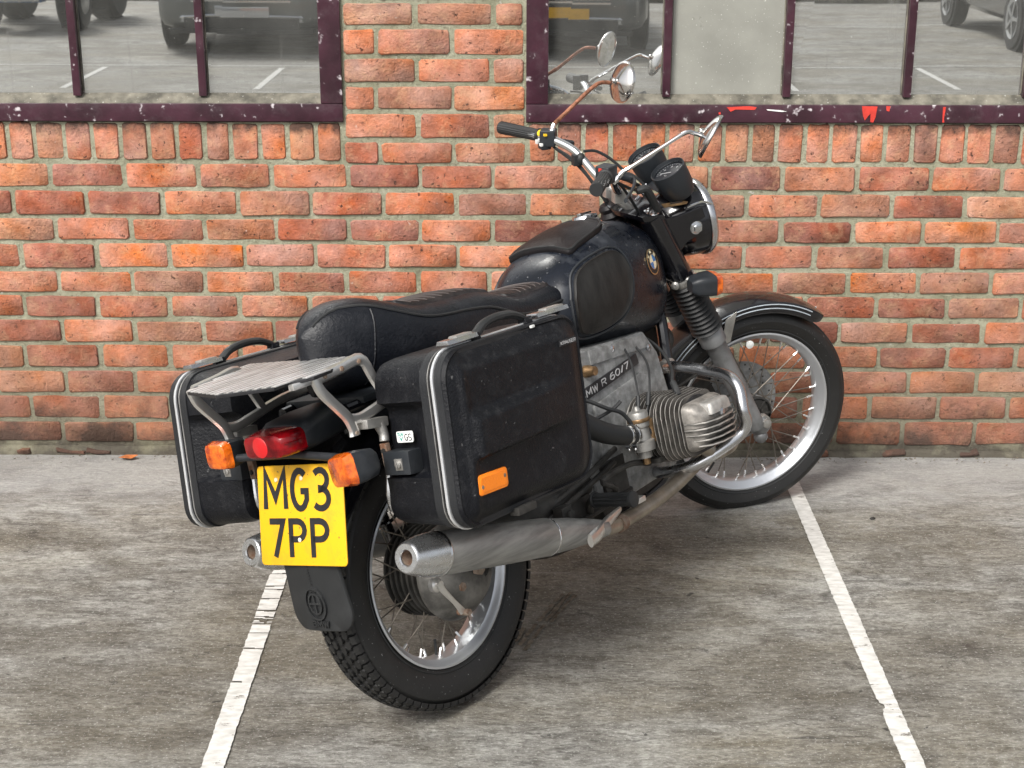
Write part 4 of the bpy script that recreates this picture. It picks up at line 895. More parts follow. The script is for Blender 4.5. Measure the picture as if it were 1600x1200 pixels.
# ---------------------------------------------------------------- hard cases
def case(s):
    """s=-1 right, +1 left. local outline u along x, v up"""
    def outline(grow, n_c=7, rad=.05):
        # skewed rounded rectangle: top edge x -.247...203, bottom x -.290...148
        hw, hh = .222 + grow, .172 + grow; rad = max(.012, rad + grow); P = []
        for cx_, cz_, a0 in ((hw - rad, hh - rad, 0), (-hw + rad, hh - rad, 90), (-hw + rad, -hh + rad, 180), (hw - rad, -hh + rad, 270)):
            P += arc(cx_, cz_, rad, rad, a0, a0 + 90, n_c)
            nx_ = {0: (-1, 0), 90: (0, -1), 180: (1, 0), 270: (0, 1)}[a0]; L = 2 * ((hw if nx_[0] else hh) - rad)
            for k in range(1, 22): P.append((P[-1][0] + nx_[0] * L / 22, P[-1][1] + nx_[1] * L / 22))
        return P
    def place(u, v, y): return Vector((-.046 + u + v * .125 - (.014 if s > 0 else 0), s * y + (.018 if s > 0 else 0), .683 + v - u * .03 + (.010 if s > 0 else 0)))
    # inner shell
    st = [(.208, -.020, .05), (.212, -.006, .05), (.235, 0, .05), (.30, .003, .05), (.352, .006, .05)]
    R = []
    for y, gr, rd in st:
        r = []
        for u, v in outline(gr, rad=rd):
            # moulded pocket in the rear wall for the lock and hook
            if u < -.15 and -.065 < v < .085 and y < .33:
                e = min(1, min(v + .065, .085 - v) / .010); u += .030 * e
            r.append(place(u, v, y))
        R.append(r)
    g = Geo(); g.rings(R); c = obj('pannier', g, M_case, B, 40, label='hard black side case with orange reflector on its lid' if s < 0 else None)
    # ribbed bands and bright seam strip
    def band(y0, y1, gr, m, nm, lip=.0015):
        g = Geo(); o = outline(gr); oi = outline(gr - .012)
        g.rings([[place(u, v, y0) for u, v in oi], [place(u, v, y0) for u, v in o], [place(u, v, y0 + .001) for u, v in outline(gr + lip)], [place(u, v, y1 - .001) for u, v in outline(gr + lip)], [place(u, v, y1) for u, v in o], [place(u, v, y1) for u, v in oi]], cap=False)
        return obj(nm, g, m, c, 30)
    band(.352, .372, .0085, M_band, 'ribbed_band'); band(.3735, .3755, .0095, M_alu, 'trim_strip'); band(.378, .3835, .0085, M_case, 'seam_channel', .0005)
    band(.3845, .3905, .0115, M_silverpaint, 'trim_strip'); band(.392, .411, .0085, M_band, 'ribbed_band')
    # lid: height field over the outline
    g = Geo(); R = []; o = outline(.0075); NR = 56
    def sm(a, b2, t): t = max(0, min(1, (t - a) / (b2 - a))); return t * t * (3 - 2 * t)
    for k in range(NR + 1):
        f = 1 - k / NR; f = max(f, .01); r = []
        edge = k / NR
        for u, v in o:
            uu, vv = u * f, v * f
            dist = (1 - f) * .17
            h = .411 + .019 * sm(0, .045, dist) ** .5
            if dist < .006: h = .411 + .011 * (dist / .006) ** .6 if k else .411
            # proud middle flute starting behind the rear border, running out forwards
            A = sm(-.190, -.165, uu) * (1 - sm(.0, .19, uu))
            zb = vv + .02 * 0 - uu * .02
            h += .020 * A * (sm(-.046, -.037, zb) * (1 - sm(.034, .056, zb))) - .007 * A
            h += .005 * sm(-.200, -.190, uu) * (1 - sm(.17, .2, uu)) * sm(-.165, -.15, vv) * (1 - sm(.13, .15, vv))
            r.append(place(uu, vv, h))
        R.append(r)
    g.rings(R, cap=True); lid = obj('pannier_lid', g, M_case, c, 50)
    # latches and handle on the seam
    for ua, ub in ((-.185, -.090), (.112, .225)):
        g = Geo()
        zc = .1785 + .012
        vs_ = []
        for uu in (ua, ub):
            vs_ += [place(uu, zc - .002, .368), place(uu, zc - .002, .404), place(uu, zc + .007, .400), place(uu, zc + .007, .372)]
        g.hexa(vs_[:4], vs_[4:]); la = obj('latch', g, M_chromedull, c, bevel=.0015)
        g = Geo(); um = ua + (ub - ua) * .35; vs_ = []
        for uu in (um, ub - .012): vs_ += [place(uu, zc + .006, .373), place(uu, zc + .006, .399), place(uu, zc + .011, .396), place(uu, zc + .011, .376)]
        g.hexa(vs_[:4], vs_[4:]); obj('latch_lever', g, M_alu, la, bevel=.0015)
    g = Geo(); zc = .186
    g.tube([place(-.086, zc, .386), place(-.076, zc + .007, .386), place(-.050, zc + .021, .386), place(-.010, zc + .027, .386), (place(.04, zc + .024, .386)), place(.078, zc + .010, .386), place(.088, zc, .386)], [.0085, .0095, .0095, .0095, .009, .008, .006], 10, 5, flat=1.15); obj('handle', g, M_rubber2, c)
    for uu in (-.088, .088):
        g = Geo(); vs_ = [];
        for q in (uu - .012, uu + .012): vs_ += [place(q, zc - .006, .374), place(q, zc - .006, .398), place(q, zc + .010, .396), place(q, zc + .010, .376)]
        g.hexa(vs_[:4], vs_[4:]); obj('handle_bracket', g, M_case, c, bevel=.002)
    # hinge feet below
    g = Geo(); vs_ = []
    for q in (-.06, .0): vs_ += [place(q, -.192, .40), place(q, -.192, .425), place(q, -.176, .425), place(q, -.176, .40)]
    g.hexa(vs_[:4], vs_[4:]); obj('hinge', g, M_iron, c, bevel=.002)
    # lock block and label in the rear pocket
    g = Geo(); g.box((-.262, s * .262, .655), (.045, .074, .050), Matrix.Rotation(radians(6), 3, 'Y')); lb = obj('lock_block', g, M_plastic, c, bevel=.006)
    g = Geo(); g.box((-.2855, s * .270, .655), (.004, .020, .024)); g.lathe([(.008, 0), (.008, .004), (.004, .005)], (-.287, s * .270, .656), (-1, 0, 0), 16); g.box((-.292, s * .270, .656), (.006, .003, .013)); obj('lock', g, M_alu, lb, bevel=.0006)
    def lab(u, v, d): return Vector((-.2525 - d + (v) * .105, s * .272 + (-u), .705 + v))
    w2, h2 = .023, .0115; q = []
    for cx_, cy_, a0 in ((w2 - .004, h2 - .004, 0), (-w2 + .004, h2 - .004, 90), (-w2 + .004, -h2 + .004, 180), (w2 - .004, -h2 + .004, 270)): q += arc(cx_, cy_, .004, .004, a0, a0 + 90, 4)
    g = Geo(); g.rings([[lab(u, v, -.001) for u, v in q], [lab(u, v, .0012) for u, v in q]]); lbl = obj('safety_label', g, M_white, c, 0)
    g = Geo(); text(g, 'TUV', lambda u, v, d: lab(u, v, .0012 + d), -.020, .002, .0045, .006, .0015, .0017, .0004); stroke(g, [[(-.0145, .000), (-.0105, -.007), (-.0065, .000)]], lambda u, v, d: lab(u, v, .0012 + d), .0022, .0004); obj('label_print', g, M_teal, lbl, 0)
    g = Geo(); text(g, 'GS', lambda u, v, d: lab(u, v, .0012 + d), .000, -.0075, .0085, .013, .0015, .0019, .0004); obj('label_print', g, M_black, lbl, 0)
    # orange reflector
    def face(u, v, d):
        return place(u, v, .4290 + d)
    P0 = [(-.182, -.066), (-.089, -.078)]
    rx = Vector((.093, -.003)); q = []
    w2, h2 = .047, .0205
    for cx_, cy_, a0 in ((w2 - .008, h2 - .008, 0), (-w2 + .008, h2 - .008, 90), (-w2 + .008, -h2 + .008, 180), (w2 - .008, -h2 + .008, 270)): q += arc(cx_, cy_, .008, .008, a0, a0 + 90, 4)
    cu, cv = -.137, -.099
    def fr(u, v, d): return face(cu + u, cv + v - u * .03, d)
    g = Geo(); g.rings([[fr(u, v, -.004) for u, v in q], [fr(u, v, .003) for u, v in q], [fr(u * .96, v * .93, .0042) for u, v in q]]); rl = obj('reflector', g, M_reflector, c, 30)
    for uu in (-.036, .036):
        g = Geo(); g.lathe([(.0042, 0), (.0042, .0012), (.001, .0018)], fr(uu, -.004 if uu < 0 else .004, .0042), (0, s, 0), 10); obj('rivet', g, M_rust, rl)
    g = Geo(); g.rings([[fr(u * .86, v * .7, .0040) for u, v in q], [fr(u * .86, v * .7, .0052) for u, v in q]]); obj('reflector_panel', g, M_reflector, rl, 0)
    # small raised maker's badge
    g = Geo(); vs_ = [place(.133, .118, .4335), place(.193, .118, .4335), place(.193, .131, .4335), place(.133, .131, .4335)]; g.prism(vs_, (0, s * .0035, 0)); bd = obj('case_badge', g, M_black, c, bevel=.0006)
    g = Geo(); text(g, 'KRAUSER', lambda u, v, d: place(u, v, .4372 + d), .136, .1215, .0060, .0065, .0019, .0011, .0005)
    if s < 0: obj('badge_lettering', g, M_letter, bd, 0)
    # scuffed white chip on the lid edge
    g = Geo(); g.box(place(.072, .176, .416), (.012, .006, .006)); obj('scuff_chip', g, M_white, c, bevel=.002)
    return c
case(-1); case(1)

# ---------------------------------------------------------------- bodies with section tables
class Body:
    def __init__(s, w, zt, zb, p=2.6, pt=None): s.w = smooth_tab(w); s.zt = smooth_tab(zt); s.zb = smooth_tab(zb); s.p = p
    def sec(s, x): return lerp_tab(s.w, x), lerp_tab(s.zt, x), lerp_tab(s.zb, x)
    def loft(s, xs, n=64, dent=None):
        R = []
        for x in xs:
            w, t, b_ = s.sec(x); c = (t + b_) / 2; h = (t - b_) / 2; r = []
            for i in range(n):
                a = 2 * pi * i / n; ca, sa = cos(a), sin(a)
                k = (abs(ca) ** s.p + abs(sa) ** s.p) ** (-1 / s.p); v = Vector((x, w * ca * k, c + h * sa * k))
                if dent: v = dent(v)
                r.append(v)
            R.append(r)
        g = Geo(); g.rings(R); return g
    def side(s, x, z):
        w, t, b_ = s.sec(x); c = (t + b_) / 2; h = (t - b_) / 2; q = min(.999, abs((z - c) / h)); return w * (1 - q ** s.p) ** (1 / s.p)
    def top(s, x, y):
        w, t, b_ = s.sec(x); c = (t + b_) / 2; h = (t - b_) / 2; q = min(.999, abs(y / w)); return c + h * (1 - q ** s.p) ** (1 / s.p)
# fuel tank
tank = Body([(.515, .070), (.53, .098), (.55, .118), (.575, .132), (.60, .141), (.64, .150), (.70, .158), (.78, .160), (.86, .155), (.94, .143), (1.0, .126), (1.045, .102), (1.075, .070), (1.088, .03)],
            [(.515, .800), (.53, .838), (.55, .872), (.575, .904), (.60, .926), (.63, .946), (.66, .960), (.70, .973), (.78, .986), (.86, .990), (.94, .983), (1.0, .965), (1.045, .935), (1.075, .895), (1.088, .855)],
            [(.515, .765), (.53, .745), (.56, .722), (.62, .700), (.70, .684), (.78, .672), (.86, .660), (.94, .655), (1.0, .660), (1.045, .690), (1.075, .745), (1.088, .80)], 2.55)
pad_o = [(.548, .830), (.566, .868), (.592, .892), (.632, .908), (.685, .918), (.74, .922), (.775, .912), (.793, .885), (.800, .850), (.793, .812), (.772, .778), (.742, .752), (.70, .736), (.65, .728), (.60, .730), (.565, .746), (.547, .785)]
pad_o = [(.802 - (.800 - x) * .885, z) for x, z in pad_o]
def in_pad(x, z):
    c = False; n = len(pad_o)
    for i in range(n):
        x0, z0 = pad_o[i]; x1, z1 = pad_o[(i + 1) % n]
        if (z0 > z) != (z1 > z) and x < (x1 - x0) * (z - z0) / (z1 - z0) + x0: c = not c
    return c
xs_t = [.515, .519, .525] + [.53 + .012 * i for i in range(45)] + [1.066, 1.074, 1.08, 1.085, 1.088]
tk = obj('fuel_tank', tank.loft(xs_t, 72), M_paint, B, 60)
pc = (sum(p[0] for p in pad_o) / len(pad_o), sum(p[1] for p in pad_o) / len(pad_o))
for s in (-1, 1):
    po = [(p.x, p.y) for p in smooth([(a, c, 0) for a, c in pad_o] + [(pad_o[0][0], pad_o[0][1], 0)], 4)][:-1]
    R = []
    for f, off in ((1.0, -.002), (1.0, .0045), (.985, .0065), (.95, .0035), (.8, .003), (.6, .003), (.4, .003), (.2, .003), (.01, .003)):
        r = []
        for x, z in po:
            xx = pc[0] + (x - pc[0]) * f; zz = pc[1] + (z - pc[1]) * f; r.append(Vector((xx, s * (tank.side(xx, zz) + off), zz)))
        R.append(r)
    g = Geo(); g.rings(R); kp = obj('knee_pad', g, M_knee, tk, 45)
    g = Geo(); P = [Vector((pc[0] + (x - pc[0]) * 1.075, 0, pc[1] + (z - pc[1]) * 1.085)) for x, z in po]
    for p in P: p.y = s * (tank.side(p.x, p.z) + .001)
    g.tube(P + [P[0]], .0035, 6, 1); obj('knee_pad_bead', g, M_plastic, kp)
# tank pad (map flap) on the top
R = []
pad2 = [(.640, -.040), (.640, -.080), (.643, -.097), (.652, -.103), (.70, -.105), (.75, -.103), (.79, -.098), (.822, -.086), (.840, -.066), (.848, -.035)]
pad2 = pad2 + [(x, -y) for x, y in reversed(pad2)]; po = []
for (xa, ya), (xb, yb) in zip(pad2, pad2[1:] + pad2[:1]): po += [(xa, ya), ((xa + xb) / 2, (ya + yb) / 2)]
for f, off in ((.985, -.002), (1.01, .006), (1.01, .013), (.985, .0175), (.95, .014), (.8, .0155), (.6, .017), (.3, .018), (.01, .018)):
    r = []
    for x, y in po:
        xx = .745 + (x - .745) * f; yy = y * f; r.append(Vector((xx, yy, tank.top(xx, yy) + off)))
    R.append(r)
g = Geo(); g.rings(R); obj('tank_pad', g, M_vinyltop, tk, 40)
g = Geo(); P = []
for x, y in po:
    xx = .745 + (x - .745) * .992; yy = y * .992; P.append(Vector((xx, yy, tank.top(xx, yy) + .0150)))
g.tube(P + [P[0]], .0036, 6, 1); obj('pad_piping', g, M_rubber2, tk)
g = Geo(); zc = tank.top(.872, 0)
g.lathe([(.040, -.004), (.041, .006), (.037, .010), (.034, .012), (.036, .017), (.033, .023), (.02, .026), (.001, .027)], (.872, 0, zc), (-.05, 0, 1), 36); cap_ = obj('fuel_cap', g, M_chrome, tk)
g = Geo(); g.box((.872, 0, zc + .027), (.052, .013, .008)); obj('cap_grip', g, M_chrome, cap_, bevel=.003)
# roundels
for s in (-1, 1):
    ec = Vector((.936, 0, .856)); 
    def em(u, v, d):
        x = ec.x + u * (-s) * -1 if s < 0 else ec.x - u; z = ec.z + v; return Vector((x, s * (tank.side(x, z) + d), z))
    def disc(r0, r1, a0, a1, d, m, nm, par, th=.0012, n=24):
        g = Geo(); pts = []
        for i in range(n):
            a = radians(a0 + (a1 - a0) * i / n); b_ = radians(a0 + (a1 - a0) * (i + 1) / n)
            q = [(r0 * cos(a), r0 * sin(a)), (r1 * cos(a), r1 * sin(a)), (r1 * cos(b_), r1 * sin(b_)), (r0 * cos(b_), r0 * sin(b_))]
            g.hexa([em(u, v, d + th) for u, v in q], [em(u, v, d) for u, v in q])
        return obj(nm, g, m, par, 0)
    e0 = disc(.001, .0345, 0, 360, 0, M_black, 'roundel', tk, .002); disc(.0325, .0355, 0, 360, .002, M_gold, 'roundel_rim', e0); disc(.0195, .021, 0, 360, .002, M_gold, 'roundel_rim', e0)
    for q in range(4): disc(.0005, .0195, q * 90, q * 90 + 90, .002, (M_cream, M_blue)[q % 2 if s < 0 else (q + 1) % 2], 'roundel_quarter', e0, n=8)
    g = Geo()
    for ch, a in (('B', 140), ('M', 90), ('W', 40)):
        ar = radians(a); c0 = Vector((.0268 * cos(ar), .0268 * sin(ar), 0)); rd = Vector((cos(ar), sin(ar), 0)); tg = Vector((sin(ar), -cos(ar), 0))
        stroke(g, [[((px_ - .5) * .008, (py_ - .5) * .008) for px_, py_ in P_] for P_ in GLYPH[ch]], lambda u, v, d: em(*(c0 + tg * u + rd * v).xy, .002 + d), .0016, .001)
    obj('roundel_lettering', g, M_cream, e0, 0)

# seat
seat = Body([(-.226, .012), (-.215, .030), (-.195, .048), (-.165, .066), (-.12, .088), (-.06, .110), (0, .127), (.08, .140), (.16, .145), (.3, .144), (.38, .138), (.46, .126), (.54, .116), (.60, .104), (.64, .085), (.662, .05)],
            [(-.238, .905), (-.230, .925), (-.212, .948), (-.185, .968), (-.14, .983), (-.08, .985), (-.02, .967), (.05, .943), (.12, .936), (.2, .934), (.26, .928), (.32, .912), (.37, .893), (.42, .884), (.5, .884), (.57, .882), (.60, .872), (.630, .850), (.662, .815)],
            [(-.238, .815), (-.230, .800), (-.2, .792), (-.1, .785), (0, .785), (.2, .785), (.4, .785), (.6, .785), (.662, .79)], 2.9)
xs_s = [-.226, -.2245, -.222, -.218] + [-.212 + .014 * i for i in range(61)] + [.65, .656, .660, .662]
st_ = obj('seat', seat.loft(xs_s, 64), M_vinyl, B, 60)
def top_patch(xa, xb, fr, off, n=40, m=14):
    g = Geo(); P = []
    for i in range(n + 1):
        t = i / n; x = xa + (xb - xa) * t; e = min(1, (1 - abs(2 * t - 1)) * 6) ** .5; row = []
        for j in range(m + 1):
            f = -1 + 2 * j / m; y = f * fr * lerp_tab(seat.w, x) * (.45 + .55 * e); row.append(Vector((x, y, seat.top(x, y) + off * (1 if abs(f) < .99 and 0 < i < n else -.6) * (1 + .25 * sin(x * 2 * pi / .027) * (1 if .02 < t < .98 else 0) * (1 - f ** 4)))))
        P.append(row)
    vs = [p for r in P for p in r]; w_ = m + 1
    g.put(vs, [(i * w_ + j, i * w_ + j + 1, (i + 1) * w_ + j + 1, (i + 1) * w_ + j) for i in range(n) for j in range(m)]); return g
obj('quilted_panel', top_patch(.02, .335, .70, .006, 72), M_vinyltop, st_, 60); obj('quilted_panel', top_patch(.385, .638, .74, .006, 60), M_vinyltop, st_, 60)
for k in range(7):
    x = .47 + k * .023; g = Geo(); P = []
    for j in range(15):
        f = -1 + j / 7; y = f * .70 * lerp_tab(seat.w, x); P.append(Vector((x - .035 * f * f, y, seat.top(x - .035 * f * f, y) + .0068)))
    g.tube(P, .0011, 4, 1); obj('stitch_line', g, M_stitch, st_)
for k in range(11):
    x = .05 + k * .025; g = Geo(); P = []
    for j in range(15):
        f = -1 + j / 7; y = f * .62 * lerp_tab(seat.w, x); P.append(Vector((x, y, seat.top(x, y) + .0068)))
    g.tube(P, .0008, 4, 1); obj('stitch_line', g, M_stitch, st_)
for s in (-1, 1):
    g = Geo(); P = []
    for i in range(46):
        x = -.205 + i * .0205; w, t, b_ = seat.sec(x); drop = lerp_tab([(-.205, .006), (-.15, .008), (-.1, .018), (-.05, .030), (0, .036), (.15, .040), (.25, .048), (.33, .060), (.4, .050), (.7, .045)], x)
        if x > .66: break
        z = t - drop; P.append(Vector((x, s * (seat.side(x, z) + .0012), z)))
    g.tube(P, .0033, 6, 1); obj('seat_welt', g, M_rubber2, st_)
    g = Geo(); P = []
    for i in range(12):
        z = .955 - i * .0145; x = -.085 - .0045 * i * .7; P.append(Vector((x, s * (seat.side(x, z) + .0005), z)))
    g.tube(P, .0022, 6, 1); obj('seat_seam', g, M_vinyl, st_)
g = Geo(); P = []
for i in range(25):
    a = i / 24 * 2 - 1; x = -.205; w, t, b_ = seat.sec(x); y = a * w * .95; P.append(Vector((x + .0 - .006 * (1 - a * a), y, seat.top(x, y) + .001)))
g = Geo(); g.box((.2, 0, .778), (.80, .245, .016)); obj('seat_base', g, M_plastic, st_, bevel=.005)

# ---------------------------------------------------------------- frame, boxes under the seat
g = Geo()
for s in (-1, 1):
    g.tube([(1.06, s * .03, .80), (1.02, s * .075, .70), (1.0, s * .085, .60), (.985, s * .085, .48), (.95, s * .085, .36), (.86, s * .09, .27), (.6, s * .10, .245), (.3, s * .10, .26), (.2, s * .095, .34), (.22, s * .085, .55), (.26, s * .08, .74)], .0165, 10, 5)
    g.tube([(.55, s * .08, .74), (.30, s * .09, .755), (.05, s * .10, .768), (-.15, s * .105, .770), (-.235, s * .10, .768)], .0115, 10, 4)
    g.tube([(.24, s * .085, .42), (.1, s * .10, .58), (-.06, s * .11, .765)], .010, 8, 3)
g.tube([(1.10, 0, .86), (.85, 0, .80), (.5, 0, .76)], .022, 12, 4); g.cyl((1.155, 0, .74), (1.06, 0, .93), .030, n=20)
fr_ = obj('frame', g, M_gloss, B)
g = Geo(); g.box((.30, 0, .62), (.20, .20, .24)); obj('battery_box', g, M_plastic, fr_, bevel=.01)
g = Geo(); g.box((-.03, 0, .735), (.30, .18, .05)); g.box((-.16, .0, .755), (.12, .19, .015)); obj('tool_tray', g, M_plastic, fr_, bevel=.006)
for s in (-1, 1):
    g = Geo(); g.cyl((.03, s * .115, .36), (-.05, s * .118, .72), .012, n=12); pf_ = []
    a_ = Vector((.02, s * .116, .43)); d_ = Vector((-.07, s * .002, .27)).normalized(); P = []
    for k in range(121): t = k / 120; an = t * 2 * pi * 9; e1 = Vector((0, 1, 0)); e2 = d_.cross(e1); P.append(a_ + d_ * t * .25 + (e1 * cos(an) + e2 * sin(an)) * .026)
    g.tube(P, .0042, 6, 1); g.cyl((.0, s * .117, .62), (-.05, s * .118, .74), .030, n=16); obj('rear_shock_absorber', g, M_gloss, B)

# ---------------------------------------------------------------- engine, gearbox
g = Geo(); g.prism([(.53, -.125, .70), (.86, -.125, .685), (.905, -.125, .62), (.925, -.125, .50), (.93, -.125, .38), (.88, -.125, .30), (.58, -.125, .285), (.52, -.125, .34)], (0, .25, 0)); eng = obj('engine', g, M_cast, B, bevel=.012, bseg=3)
for s in (-1, 1):
    g = Geo(); g.prism([(.575, s * .124, .60 if s > 0 else .555), (.80, s * .124, .60 if s > 0 else .585), (.86, s * .124, .56), (.875, s * .124, .47), (.86, s * .124, .36), (.62, s * .124, .335), (.565, s * .124, .38)], (0, s * .010, 0)); obj('side_cover', g, M_cast, eng, bevel=.006)
    g = Geo(); g.prism([(.60, s * .124, .692), (.845, s * .124, .680), (.875, s * .124, .640), (.60, s * .124, .655)], (0, s * .006, 0)); obj('top_cover', g, M_cast, eng, bevel=.004)
g = Geo(); g.prism([(.24, -.105, .52), (.36, -.11, .56), (.535, -.118, .58), (.535, -.118, .33), (.35, -.10, .30), (.25, -.09, .34)], (0, .22, 0)); obj('gearbox', g, M_cast, eng, bevel=.014, bseg=3)
g = Geo(); g.prism([(.56, -.10, .29), (.88, -.10, .295), (.86, -.10, .235), (.58, -.10, .225)], (0, .2, 0)); obj('oil_sump', g, M_iron, eng, bevel=.010)
for k in range(9):
    g = Geo(); g.box((.60 + k * .031, 0, .245), (.004, .21, .045)); obj('sump_fin', g, M_iron, eng, 0)
g = Geo(); g.tube([(.52, -.128, .56), (.60, -.129, .50), (.66, -.129, .42), (.66, -.128, .33)], .006, 6, 4); obj('casing_rib', g, M_cast, eng)
g = Geo(); g.prism([(.520, -.1255, .600), (.800, -.1255, .638), (.804, -.1255, .610), (.523, -.1255, .571)], (0, -.004, 0)); bdg = obj('engine_badge', g, M_black, eng, bevel=.0008)
g = Geo(); ang = atan2(.040, .280)
def bp(u, v, d): return Vector((.527 + u * cos(ang) - v * sin(ang) * .2, -.1296 - d, .572 + u * sin(ang) + v * cos(ang)))
text(g, 'BMW R 60/7', bp, .004, .006, .0195, .0165, .0068, .0030, .0008); obj('badge_lettering', g, M_letter, bdg, 0)
for x, z in ((.545, .67), (.70, .675), (.86, .64), (.60, .52), (.70, .36)):
    g = Geo(); g.lathe([(.009, 0), (.009, .006), (.004, .008)], (x, -.125, z), (0, -1, 0), 6); obj('bolt', g, M_chromedull, eng)
g = Geo(); g.lathe([(.016, 0), (.016, .012), (.012, .022), (.012, .032)], (.575, -.125, .645), (0, -1, 0), 14); obj('filler_cap', g, M_brass, eng)

def edge_bright(o, ax):
    """cast fins: rim coloured bright, flanks dark with grime and painted gap shade"""
    o.data.materials.append(M_finedge)
    for pl in o.data.polygons:
        if abs(pl.normal[ax]) < .6: pl.material_index = 1
    return o
def rrect(cx, cz, hx, hz, r, n=5):
    P = []
    for ax_, az_, a0 in ((hx - r, hz - r, 0), (-hx + r, hz - r, 90), (-hx + r, -hz + r, 180), (hx - r, -hz + r, 270)): P += [(cx + x, cz + z) for x, z in arc(ax_, az_, r, r, a0, a0 + 90, n)]
    return P
for s in (-1, 1):
    CX, CZ = .755, .452
    g = Geo(); g.lathe([(.060, .12), (.060, .242), (.072, .244), (.074, .318)], (CX, 0, CZ), (0, s, 0), 28); cy = obj('cylinder', g, M_black, B)  # core painted black to deepen the shade between the fins
    for k in range(9):
        y = .140 + k * .0115; r = .086 if k else .075
        g = Geo(); g.rings([[Vector((x, s * (y + dy), z)) for x, z in rrect(CX, CZ, r * f, r * f, r * .78)] for dy, f in ((0, .98), (.0006, 1), (.0022, 1), (.0030, .985))]); edge_bright(obj('cooling_fin', g, M_fingap, cy, 30), 1)
    for k in range(6):
        y = .246 + k * .0125; r = .094 - .002 * k
        g = Geo(); g.rings([[Vector((x, s * (y + dy), z)) for x, z in rrect(CX + .004, CZ, r * f, r * .92 * f, r * .5)] for dy, f in ((0, .98), (.0006, 1), (.0026, 1), (.0034, .985))]); edge_bright(obj('cooling_fin', g, M_fingap, cy, 30), 1)
    g = Geo()
    P = []
    for y, hx, hz, r in ((.318, .080, .062, .02), (.330, .080, .062, .02), (.345, .076, .058, .02), (.362, .066, .047, .02), (.374, .050, .034, .018), (.380, .030, .018, .012)): P.append([Vector((x, s * y, z)) for x, z in rrect(CX, CZ + .002, hx, hz, r)])
    g.rings(P); rc = obj('rocker_cover', g, M_fin, cy, 45)
    g = Geo(); g.rings([[Vector((CX + .004 + x * f, s * (.3535 + y * f), z)) for x, y in arc(.038, .022, .012, .012, 0, 90, 4) + arc(-.038, .022, .012, .012, 90, 180, 4) + arc(-.038, -.022, .012, .012, 180, 270, 4) + arc(.038, -.022, .012, .012, 270, 360, 4)] for z, f in ((CZ + .030, .98), (CZ + .048, .94), (CZ + .0565, .86), (CZ + .059, .78))]); obj('cover_boss', g, M_finhead, rc, 40)
    for k, z in enumerate((-.044, -.029, -.014, .001, .016)):
        g = Geo(); hx = .079 - abs(z) * .3; zz = CZ + z
        hx += .008; out = [(CX - hx, .322), (CX - hx * .98, .354), (CX - hx * .82, .378), (CX - hx * .40, .394), (CX + hx * .40, .394), (CX + hx * .82, .378), (CX + hx * .98, .354), (CX + hx, .322)]
        g.prism([(x, s * y, zz - .0018) for x, y in out], (0, 0, .0038)); edge_bright(obj('cover_fin', g, M_fingap, rc, bevel=.0008), 2)
    g = Geo(); g.lathe([(.011, 0), (.011, .008), (.006, .012)], (CX, s * .380, CZ + .026), (0, s, 0), 6); obj('cover_nut', g, M_chromedull, rc)
    # carburettor
    Cx, Cy, Cz = .648, s * .205, .462
    g = Geo(); g.lathe([(.018, -.066), (.019, -.050), (.030, -.046), (.031, -.022), (.024, -.018), (.022, .012), (.026, .016), (.027, .046), (.024, .054), (.010, .058), (.007, .068)], (Cx, Cy, Cz), (0, 0, 1), 24); cb = obj('carburettor', g, M_alu, B)
    g = Geo(); g.lathe([(.0285, .028), (.0295, .030), (.0295, .036), (.0285, .038)], (Cx, Cy, Cz), (0, 0, 1), 24); g.box((Cx - .028, Cy - s * -.0, Cz + .0), (.02, .03, .02)); g.cyl((Cx, Cy, Cz - .066), (Cx, Cy, Cz - .084), .010, n=6); g.cyl((Cx + .020, Cy + s * .020, Cz - .03), (Cx + .020, Cy + s * .020, Cz + .03), .007, n=8); obj('brass_fitting', g, M_brass, cb, bevel=.001)
    g = Geo(); g.tube([(Cx + .01, Cy, Cz - .002), (Cx + .05, Cy + s * .02, Cz - .006), (CX + .0 - .035, s * .26, CZ - .005)], [.021, .019, .021], 14, 4); obj('inlet_stub', g, M_rubber2, cb)
    g = Geo(); g.tube([(.36, s * .13, .60), (.42, s * .165, .565), (.50, s * .195, .505), (.57, s * .205, .475), (.615, s * .205, .465)], [.030, .030, .027, .0245, .0235], 18, 5); ih = obj('intake_hose', g, M_rubber2, cb)
    for x, z in ((.585, .471), (.612, .4655)):
        g = Geo(); g.lathe([(.0255, -.005), (.0262, -.004), (.0262, .004), (.0255, .005)], (x, s * .205, z), (1, 0, -.22), 24); g.box((x, s * .205, z - .029), (.008, .014, .008)); g.sphere((x - .001, s * .205, z - .037), .0045, 6); obj('hose_clamp', g, M_chrome, ih, bevel=.0006)
    # throttle + choke cables dropping to the carb
    g = Geo(); g.tube([(.78, s * .10, .68), (.72, s * .165, .63), (.675, s * .20, .565), (.655, s * .207, .525)], .0030, 6, 5); g.cyl((.668, s * .203, .552), (.653, s * .207, .520), .0062, n=8); obj('throttle_cable', g, M_rubber2, cb)
    g = Geo(); g.tube([(.82, s * .10, .675), (.78, s * .17, .62), (.725, s * .205, .565), (.675, s * .215, .50)], .0030, 6, 5); g.cyl((.712, s * .207, .550), (.690, s * .212, .520), .0062, n=8); obj('choke_cable', g, M_rubber2, cb)
    g = Geo(); g.tube([(.90, s * .09, .665), (.88, s * .15, .63), (.83, s * .21, .585), (.77, s * .245, .556), (.745, s * .27, .535)], .0042, 6, 5); g.cyl((.775, s * .243, .558), (.745, s * .275, .528), .0085, n=10); obj('spark_plug_lead', g, M_rubber2, cy)
